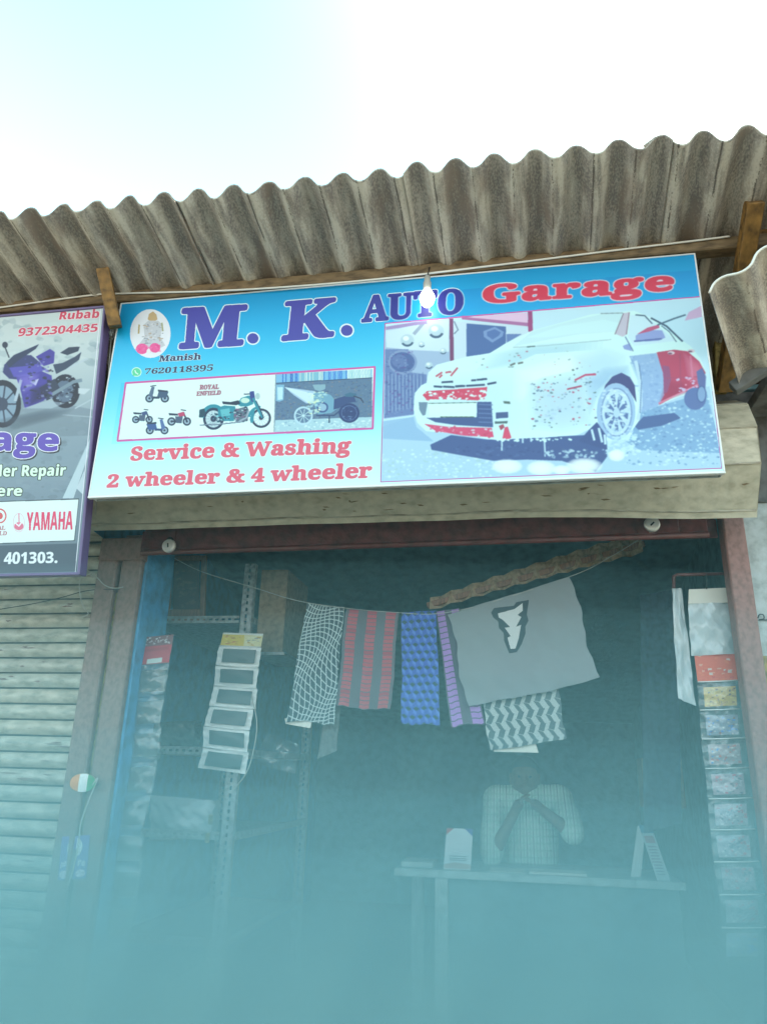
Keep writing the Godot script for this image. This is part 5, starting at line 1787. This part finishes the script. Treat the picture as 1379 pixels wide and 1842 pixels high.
	var film := put("plastic_sheet", fin(sheet(quad_at([480, 1318, 540, 1340, 530, 1392, 455, 1372], -0.85), 10, 8, 0.002, wrinkle(9.0, 0.018)), M.clear))
	tag(film, "loose clear plastic sheet sagging beside the rack", "plastic sheet")
	var st2 := stn()
	tube(st2, curve([pix(452, 1250, -0.44), pix(462, 1300, -0.43), pix(456, 1350, -0.43), pix(440, 1396, -0.44), pix(404, 1434, -0.5)], 8), 0.003, 6)
	tag(put("loose_cord", fin(st2, M.string)), "pale cord curving beside the white blister strip", "cord")


func build_counter() -> void:
	var t := thing("shop_counter", "pale counter table with white leg where the shopkeeper sits", "table")
	var top := 0.90
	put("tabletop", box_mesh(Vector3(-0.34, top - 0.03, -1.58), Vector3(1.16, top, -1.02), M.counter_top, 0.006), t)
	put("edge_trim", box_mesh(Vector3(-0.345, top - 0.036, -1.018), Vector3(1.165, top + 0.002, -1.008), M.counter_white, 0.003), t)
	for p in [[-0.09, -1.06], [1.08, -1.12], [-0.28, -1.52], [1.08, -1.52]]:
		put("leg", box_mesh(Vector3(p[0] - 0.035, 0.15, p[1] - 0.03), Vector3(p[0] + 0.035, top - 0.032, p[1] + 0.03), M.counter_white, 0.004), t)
	put("front_panel", box_mesh(Vector3(-0.052, 0.16, -1.075), Vector3(1.14, top - 0.031, -1.06), M.haze_panel, 0.003), t)  # added panel in the teal of the haze, hiding the legs
	# payment stand: plain card, its square code left out
	var cv := mat_canvas(96, 140, rgb(236, 238, 240))
	cv.P([0, 0, 26, 0, 0, 22], rgb(214, 90, 96))
	cv.P([66, 0, 96, 0, 96, 26], rgb(96, 104, 186))
	cv.P([0, 126, 40, 116, 96, 124, 96, 140, 0, 140], rgb(206, 170, 160))
	for y in [96, 104, 110]:
		cv.L([20, y, 78, y], 3, rgb(120, 128, 140))
	var s := thing("payment_stand", "small white payment card standing upright on the counter", "card stand")
	var z := -1.10
	var q := quad_at([803, 1490, 850, 1491, 846, 1563, 797, 1561], z)
	q[2].y = top + 0.001
	q[3].y = top + 0.001
	put("card", fin(sheet(q, 1, 1, 0.004), printed("payment_card", cv, 0.3, 0.85)), s)
	put("foot", box_mesh(Vector3(q[3].x, top, z - 0.07), Vector3(q[2].x, top + 0.004, z + 0.005), M.white_plastic, 0.001), s)
	cv = mat_canvas(64, 200, rgb(196, 206, 208))
	cv.P([0, 0, 64, 0, 64, 30, 0, 30], rgb(60, 130, 170))
	cv.P([8, 40, 56, 40, 56, 66, 8, 66], rgb(190, 120, 130))
	for k in 10:
		cv.L([10, 80 + k * 11, 50, 80 + k * 11], 4, rgb(140, 130, 150))
	var tc := thing("tent_card", "narrow folded price card leaning on the counter", "card stand")
	put("front_panel", fin(sheet([pix(1148, 1484, -1.10), pix(1170, 1484, -1.10), Vector3(pix(1205, 1583, -1.06).x, top + 0.001, -1.06), Vector3(pix(1181, 1583, -1.06).x, top + 0.001, -1.06)], 2, 4, 0.003), printed("tent_print", cv, 0.4, 0.8)), tc)
	put("back_panel", fin(sheet([pix(1146, 1486, -1.105), pix(1160, 1486, -1.105), Vector3(pix(1152, 1580, -1.16).x, top + 0.001, -1.16), Vector3(pix(1134, 1580, -1.16).x, top + 0.001, -1.16)], 2, 4, 0.003), M.white_plastic), tc)
	var pp := thing("paper_pad", "white papers lying on the counter before the shopkeeper", "papers")
	put("sheet", box_mesh(Vector3(0.17, top + 0.001, -1.25), Vector3(0.36, top + 0.005, -1.06), M.paper, 0.001), pp)
	put("sheet", box_mesh(Vector3(0.38, top + 0.001, -1.22), Vector3(0.68, top + 0.012, -1.06), M.paper, 0.001), pp)
	var st := stn()
	var tray := put("glass_tray", box_mesh(Vector3(-0.32, top + 0.001, -1.30), Vector3(-0.14, top + 0.03, -1.08), M.counter_white, 0.006))
	tag(tray, "low pale tray on the open end of the counter", "tray")


func build_depth() -> void:
	# things further in, dim behind the veil
	var c := put("blue_curtain", fin(sheet(quad_at([1150, 1070, 1216, 1060, 1225, 1480, 1158, 1500], -0.9), 16, 12, 0.004, wrinkle(2.0, 0.015)), worn("blue_grey_cloth", lin(0.05, 0.09, 0.15), 0.7, 0.9, 2.0)))
	tag(c, "dim blue grey cloth hanging inside near the packets", "curtain")
	var b := put("brown_carton", box_mesh(pix(1150, 1450, -1.9), pix(1225, 1365, -1.7), M.card, 0.004))
	tag(b, "brown carton far inside behind the tent card", "box")
	# pleated brown valance: a strip of corrugated tin in pale brown
	var st := stn()
	st.set_smooth_group(-1)
	var n := 20
	var pt := func(k: float, top: bool) -> Vector3:
		var t := k / n
		var p := pix(lerpf(772, 1156, t), lerpf(1096, 992, t) - 12.0 * t * (1.0 - t) , -0.42)
		var deep := 0.05 if int(k) % 2 else 0.0
		return p + Vector3(0, 0.07 + 0.05 * t if top else 0.0, -deep - (0.03 if top else 0.0))
	for k in n:
		quad(st, pt.call(float(k), true), pt.call(k + 1.0, true), pt.call(k + 1.0, false), pt.call(float(k), false))
	var v := put("tin_valance", fin(st, worn("brown_tin", lin(0.60, 0.45, 0.28), 0.55, 0.6, 3.0)))
	tag(v, "pleated brown tin strip slanting above the emblem mat", "valance")
	var st2 := stn()
	beam(st2, pix(768, 1090, -0.46), pix(1158, 978, -0.46), 0.03, 0.03)
	tag(put("valance_bar", fin(st2, M.wood)), "dark slanting bar behind the pleated tin strip", "bar")


func build_inside() -> void:
	build_rack()
	build_mats()
	build_pouches()
	build_counter()
	build_depth()


# ================================================================ the shopkeeper
# field of tapered capsules joined by a smooth minimum, meshed as surface nets
func surface_net(bones: Array, k: float, cell: float, m: Material) -> ArrayMesh:
	var lo := Vector3(1e9, 1e9, 1e9)
	var hi := -lo
	for b in bones:
		for e in [[b[0], b[1]], [b[2], b[3]]]:
			lo = lo.min(e[0] - Vector3.ONE * (e[1] + 3.0 * cell))
			hi = hi.max(e[0] + Vector3.ONE * (e[1] + 3.0 * cell))
	var n := Vector3i(((hi - lo) / cell).ceil()) + Vector3i.ONE * 2
	var f := PackedFloat32Array()
	f.resize(n.x * n.y * n.z)
	f.fill(1.0)
	for b in bones:
		var pa: Vector3 = b[0]
		var pb: Vector3 = b[2]
		var ra: float = b[1]
		var rb: float = b[3]
		var pad := Vector3.ONE * (maxf(ra, rb) + k + 2.0 * cell)
		var i0 := Vector3i(((pa.min(pb) - pad - lo) / cell).floor()).clamp(Vector3i.ZERO, n - Vector3i.ONE)
		var i1 := Vector3i(((pa.max(pb) + pad - lo) / cell).ceil()).clamp(Vector3i.ZERO, n - Vector3i.ONE)
		var ab := pb - pa
		var l2 := maxf(ab.length_squared(), 1e-9)
		for z in range(i0.z, i1.z + 1):
			for y in range(i0.y, i1.y + 1):
				var at := (z * n.y + y) * n.x
				for x in range(i0.x, i1.x + 1):
					var p := lo + Vector3(x, y, z) * cell
					var t := clampf((p - pa).dot(ab) / l2, 0.0, 1.0)
					var d := p.distance_to(pa + ab * t) - lerpf(ra, rb, t)
					var o := f[at + x]
					var h := maxf(k - absf(o - d), 0.0) / k
					f[at + x] = minf(o, d) - h * h * k * 0.25
	var ids := {}
	var verts := PackedVector3Array()
	for z in n.z - 1:
		for y in n.y - 1:
			for x in n.x - 1:
				var base := (z * n.y + y) * n.x + x
				var s := 0
				for c in 8:
					if f[base + (c & 1) + ((c >> 1) & 1) * n.x + (c >> 2) * n.x * n.y] < 0.0:
						s += 1
				if s == 0 or s == 8:
					continue
				var sum := Vector3.ZERO
				var cnt := 0
				for e in [[0, 1], [2, 3], [4, 5], [6, 7], [0, 2], [1, 3], [4, 6], [5, 7], [0, 4], [1, 5], [2, 6], [3, 7]]:
					var a: int = e[0]
					var c: int = e[1]
					var fa := f[base + (a & 1) + ((a >> 1) & 1) * n.x + (a >> 2) * n.x * n.y]
					var fb := f[base + (c & 1) + ((c >> 1) & 1) * n.x + (c >> 2) * n.x * n.y]
					if (fa < 0.0) != (fb < 0.0):
						var t := fa / (fa - fb)
						sum += Vector3(a & 1, (a >> 1) & 1, a >> 2).lerp(Vector3(c & 1, (c >> 1) & 1, c >> 2), t)
						cnt += 1
				ids[base] = verts.size()
				verts.append(lo + (Vector3(x, y, z) + sum / cnt) * cell)
	var idx := PackedInt32Array()
	var step := [1, n.x, n.x * n.y]
	for base in ids:
		for ax in 3:
			var b: int = step[(ax + 1) % 3]
			var c: int = step[(ax + 2) % 3]
			var v0 := f[base]
			var v1 := f[base + step[ax]]
			if (v0 < 0.0) == (v1 < 0.0):
				continue
			if not (ids.has(base - b) and ids.has(base - c) and ids.has(base - b - c)):
				continue
			var q := [ids[base], ids[base - b], ids[base - b - c], ids[base - c]]
			if v0 < 0.0:
				q.reverse()
			idx.append_array([q[0], q[1], q[2], q[0], q[2], q[3]])
	var arr := []
	arr.resize(Mesh.ARRAY_MAX)
	arr[Mesh.ARRAY_VERTEX] = verts
	arr[Mesh.ARRAY_INDEX] = idx
	var am := ArrayMesh.new()
	am.add_surface_from_arrays(Mesh.PRIMITIVE_TRIANGLES, arr)
	var st := SurfaceTool.new()
	st.create_from(am, 0)
	st.generate_normals()
	var r := st.commit()
	r.surface_set_material(0, m)
	return r


func finger(from: Vector3, dir: Vector3, curl: Vector3, l: float, r: float) -> Array:
	var a := from + dir * l * 0.45
	var b := a + (dir + curl * 0.6).normalized() * l * 0.32
	var c := b + (dir * 0.5 + curl).normalized() * l * 0.26
	return [[from, r, a, r * 0.95], [a, r * 0.95, b, r * 0.88], [b, r * 0.88, c, r * 0.75]]


func build_person() -> void:
	var zb := -1.72
	var head := pix(943, 1398, zb + 0.04)
	var neck := head + Vector3(0.0, -0.155, -0.03)
	var sl := pix(886, 1437, zb)
	var sr := pix(1008, 1437, zb)
	sl = sl.lerp(sr, 0.03)
	var el := pix(884, 1540, -1.46)
	el.y = maxf(el.y, 0.94)
	var er := pix(1030, 1500, -1.44)
	var hl := pix(932, 1447, -1.50)
	var hr := pix(962, 1447, -1.50)
	var wl := hl + (el - hl).normalized() * 0.085
	var wr := hr + (er - hr).normalized() * 0.085
	var mid := sl.lerp(sr, 0.5)
	var chest := Vector3(mid.x, 1.10, zb)
	var belly := Vector3(mid.x, 0.93, zb + 0.01)
	var hip := Vector3(mid.x, 0.76, zb - 0.01)
	var torso := [
		[neck + Vector3(0, 0.05, 0.01), 0.052, neck + Vector3(0, -0.06, 0), 0.06],
		[sl + Vector3(0.03, 0, 0), 0.068, sr - Vector3(0.03, 0, 0), 0.068],
		[mid, 0.10, chest, 0.128], [chest + Vector3(-0.05, 0, 0), 0.118, belly + Vector3(-0.045, 0, 0), 0.115],
		[chest + Vector3(0.05, 0, 0), 0.118, belly + Vector3(0.045, 0, 0), 0.115], [belly, 0.13, hip, 0.135]]
	var arms := [[sl, 0.060, el, 0.044], [sr, 0.060, er, 0.044]]
	var fore := [[el, 0.044, wl, 0.029], [er, 0.044, wr, 0.029]]
	var legs := []
	for s in [-1.0, 1.0]:
		var h := hip + Vector3(0.085 * s, -0.03, 0.02)
		var kn := Vector3(hip.x + 0.13 * s, 0.66, zb + 0.42)
		var an := Vector3(hip.x + 0.12 * s, 0.24, zb + 0.34)
		legs.append([h, 0.085, kn, 0.058])
		legs.append([kn, 0.056, an, 0.040])
		legs.append([an + Vector3(0, -0.045, 0), 0.038, an + Vector3(0.01 * s, -0.055, 0.14), 0.028])
	var skull := [
		[head + Vector3(0, 0.030, -0.015), 0.082, head + Vector3(0, 0.022, 0.012), 0.078],
		[head + Vector3(0, -0.03, 0.015), 0.066, head + Vector3(0, -0.085, 0.035), 0.040],
		[head + Vector3(-0.03, -0.045, 0.02), 0.048, head + Vector3(0.03, -0.045, 0.02), 0.048],
		[head + Vector3(0, 0.010, 0.088), 0.012, head + Vector3(0, -0.032, 0.102), 0.017],
		[head + Vector3(-0.034, 0.022, 0.074), 0.014, head + Vector3(0.034, 0.022, 0.074), 0.014],
		[head + Vector3(-0.024, -0.064, 0.078), 0.012, head + Vector3(0.024, -0.064, 0.078), 0.012],
		[head + Vector3(-0.083, 0.01, -0.01), 0.014, head + Vector3(-0.086, -0.035, 0.0), 0.011],
		[head + Vector3(0.083, 0.01, -0.01), 0.014, head + Vector3(0.086, -0.035, 0.0), 0.011]]
	var hands := []
	for s in [-1.0, 1.0]:
		var w: Vector3 = wl if s < 0 else wr
		var h: Vector3 = hl if s < 0 else hr
		var up := (h - w).normalized()
		var side := Vector3(0, 0, 1)
		var inn := Vector3(-s, 0.1, 0.0)
		hands.append([w, 0.028, h, 0.030])
		hands.append([h + side * -0.02, 0.018, h + side * 0.022, 0.018])
		for k in 4:
			hands += finger(h + side * (-0.028 + 0.019 * k) + up * 0.012, (up + inn * 0.15).normalized(), (inn + Vector3(0, -0.2, 0)).normalized(), [0.066, 0.078, 0.074, 0.058][k], 0.0088)
		hands += finger(w.lerp(h, 0.5) + side * 0.026, (up * 0.8 + side * 0.5).normalized(), (inn + up * 0.3).normalized(), 0.06, 0.0105)
	var p := thing("person", "seated person in pale green checked shirt with both hands raised to the face", "person")
	var skin := worn("brown_skin", lin(0.20, 0.11, 0.07), 0.85, 0.55, 6.0)
	skin.heightmap_enabled = false
	var fine := skull + hands
	# head and hands on a fine grid, joined into the body's one mesh
	var body := SurfaceTool.new()
	for part in [[torso.slice(0, 1) + [torso[1], torso[2]] + arms + fore + legs, 0.035, 0.013], [skull + [[neck + Vector3(0, 0.06, 0.01), 0.05, neck + Vector3(0, -0.03, 0), 0.053]], 0.020, 0.0065], [hands.slice(0, hands.size() / 2) + [fore[0]], 0.010, 0.005], [hands.slice(hands.size() / 2) + [fore[1]], 0.010, 0.005]]:
		body.append_from(surface_net(part[0], part[1], part[2], skin), 0, Transform3D())
	var bm := body.commit()
	bm.surface_set_material(0, skin)
	put("body", bm, p)
	# shirt: fine green and white checks
	var cv := mat_canvas(128, 128, rgb(222, 240, 226))
	for k in 8:
		cv.P([k * 16, 0, k * 16 + 4, 0, k * 16 + 4, 128, k * 16, 128], rgb(172, 208, 190), 0.8)
		cv.P([0, k * 16, 128, k * 16, 128, k * 16 + 4, 0, k * 16 + 4], rgb(172, 208, 190), 0.8)
		cv.L([k * 16 + 10, 0, k * 16 + 10, 128], 1.2, rgb(110, 150, 140))
	var sm := flat("checked_shirt", lin(0.9, 0.9, 0.9), 0.9)
	sm.albedo_texture = cv.tex()
	sm.uv1_triplanar = true
	sm.uv1_world_triplanar = true
	sm.uv1_scale = Vector3.ONE * 3.2
	var grow := func(b: Array, g: float) -> Array: return b.map(func(e): return [e[0], e[1] + g, e[2], e[3] + g])
	var cloth: Array = grow.call([torso[1], torso[2], torso[3], torso[4], torso[5]] + arms, 0.016)
	# loose cloth: folds at the elbows and a fuller waist
	cloth.append([el.lerp(sl, 0.12), 0.066, el.lerp(sl, 0.45), 0.074])
	cloth.append([er.lerp(sr, 0.10), 0.066, er.lerp(sr, 0.45), 0.074])
	put("shirt", surface_net(cloth, 0.03, 0.012, sm), p)
	for k in 4:
		var bt := stn()
		var by := 1.13 - 0.065 * k
		lathe(bt, [Vector2(0.0001, 0.003), Vector2(0.006, 0.003), Vector2(0.007, 0.0), Vector2(0.0001, 0.0)], Transform3D(Basis(Vector3.RIGHT, PI / 2), Vector3(mid.x, by, zb + 0.150)), 10)
		put("button", fin(bt, M.white_plastic), p)
	var col := [[neck + Vector3(-0.05, -0.02, -0.02), 0.022, neck + Vector3(-0.045, -0.05, 0.06), 0.020], [neck + Vector3(0.05, -0.02, -0.02), 0.022, neck + Vector3(0.045, -0.05, 0.06), 0.020], [neck + Vector3(-0.05, -0.01, -0.04), 0.022, neck + Vector3(0.05, -0.01, -0.04), 0.022]]
	put("collar", surface_net(col, 0.02, 0.008, sm), p)
	put("trousers", surface_net(grow.call([[belly + Vector3(0, -0.08, 0), 0.125, hip, 0.138], legs[0], legs[1], legs[3], legs[4]], 0.016), 0.03, 0.013, worn("dark_trousers", lin(0.03, 0.035, 0.05), 0.7, 0.9, 4.0)), p)
	put("hair", surface_net([[head + Vector3(0, 0.050, -0.028), 0.084, head + Vector3(0, 0.055, 0.005), 0.074], [head + Vector3(-0.05, 0.03, -0.03), 0.046, head + Vector3(0.05, 0.03, -0.03), 0.046], [head + Vector3(0, 0.0, -0.05), 0.062, head + Vector3(0, -0.05, -0.05), 0.05]], 0.03, 0.007, flat("black_hair", lin(0.012, 0.011, 0.010), 0.6)), p)
	for s in [-1.0, 1.0]:
		var eye := stn()
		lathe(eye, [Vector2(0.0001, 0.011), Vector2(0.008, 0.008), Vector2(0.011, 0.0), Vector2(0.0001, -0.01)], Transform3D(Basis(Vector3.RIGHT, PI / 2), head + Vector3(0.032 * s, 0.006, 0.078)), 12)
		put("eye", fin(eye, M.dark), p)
	# stool under the person
	var stl := thing("stool", "plain stool behind the counter under the seated person", "stool")
	put("seat", box_mesh(Vector3(hip.x - 0.17, 0.575, zb - 0.19), Vector3(hip.x + 0.17, 0.612, zb + 0.15), M.wood, 0.01), stl)
	for a in [[-0.14, -0.16], [0.14, -0.16], [-0.14, 0.12], [0.14, 0.12]]:
		put("leg", box_mesh(Vector3(hip.x + a[0] - 0.015, 0.15, zb + a[1] - 0.015), Vector3(hip.x + a[0] + 0.015, 0.576, zb + a[1] + 0.015), M.wood, 0.003), stl)
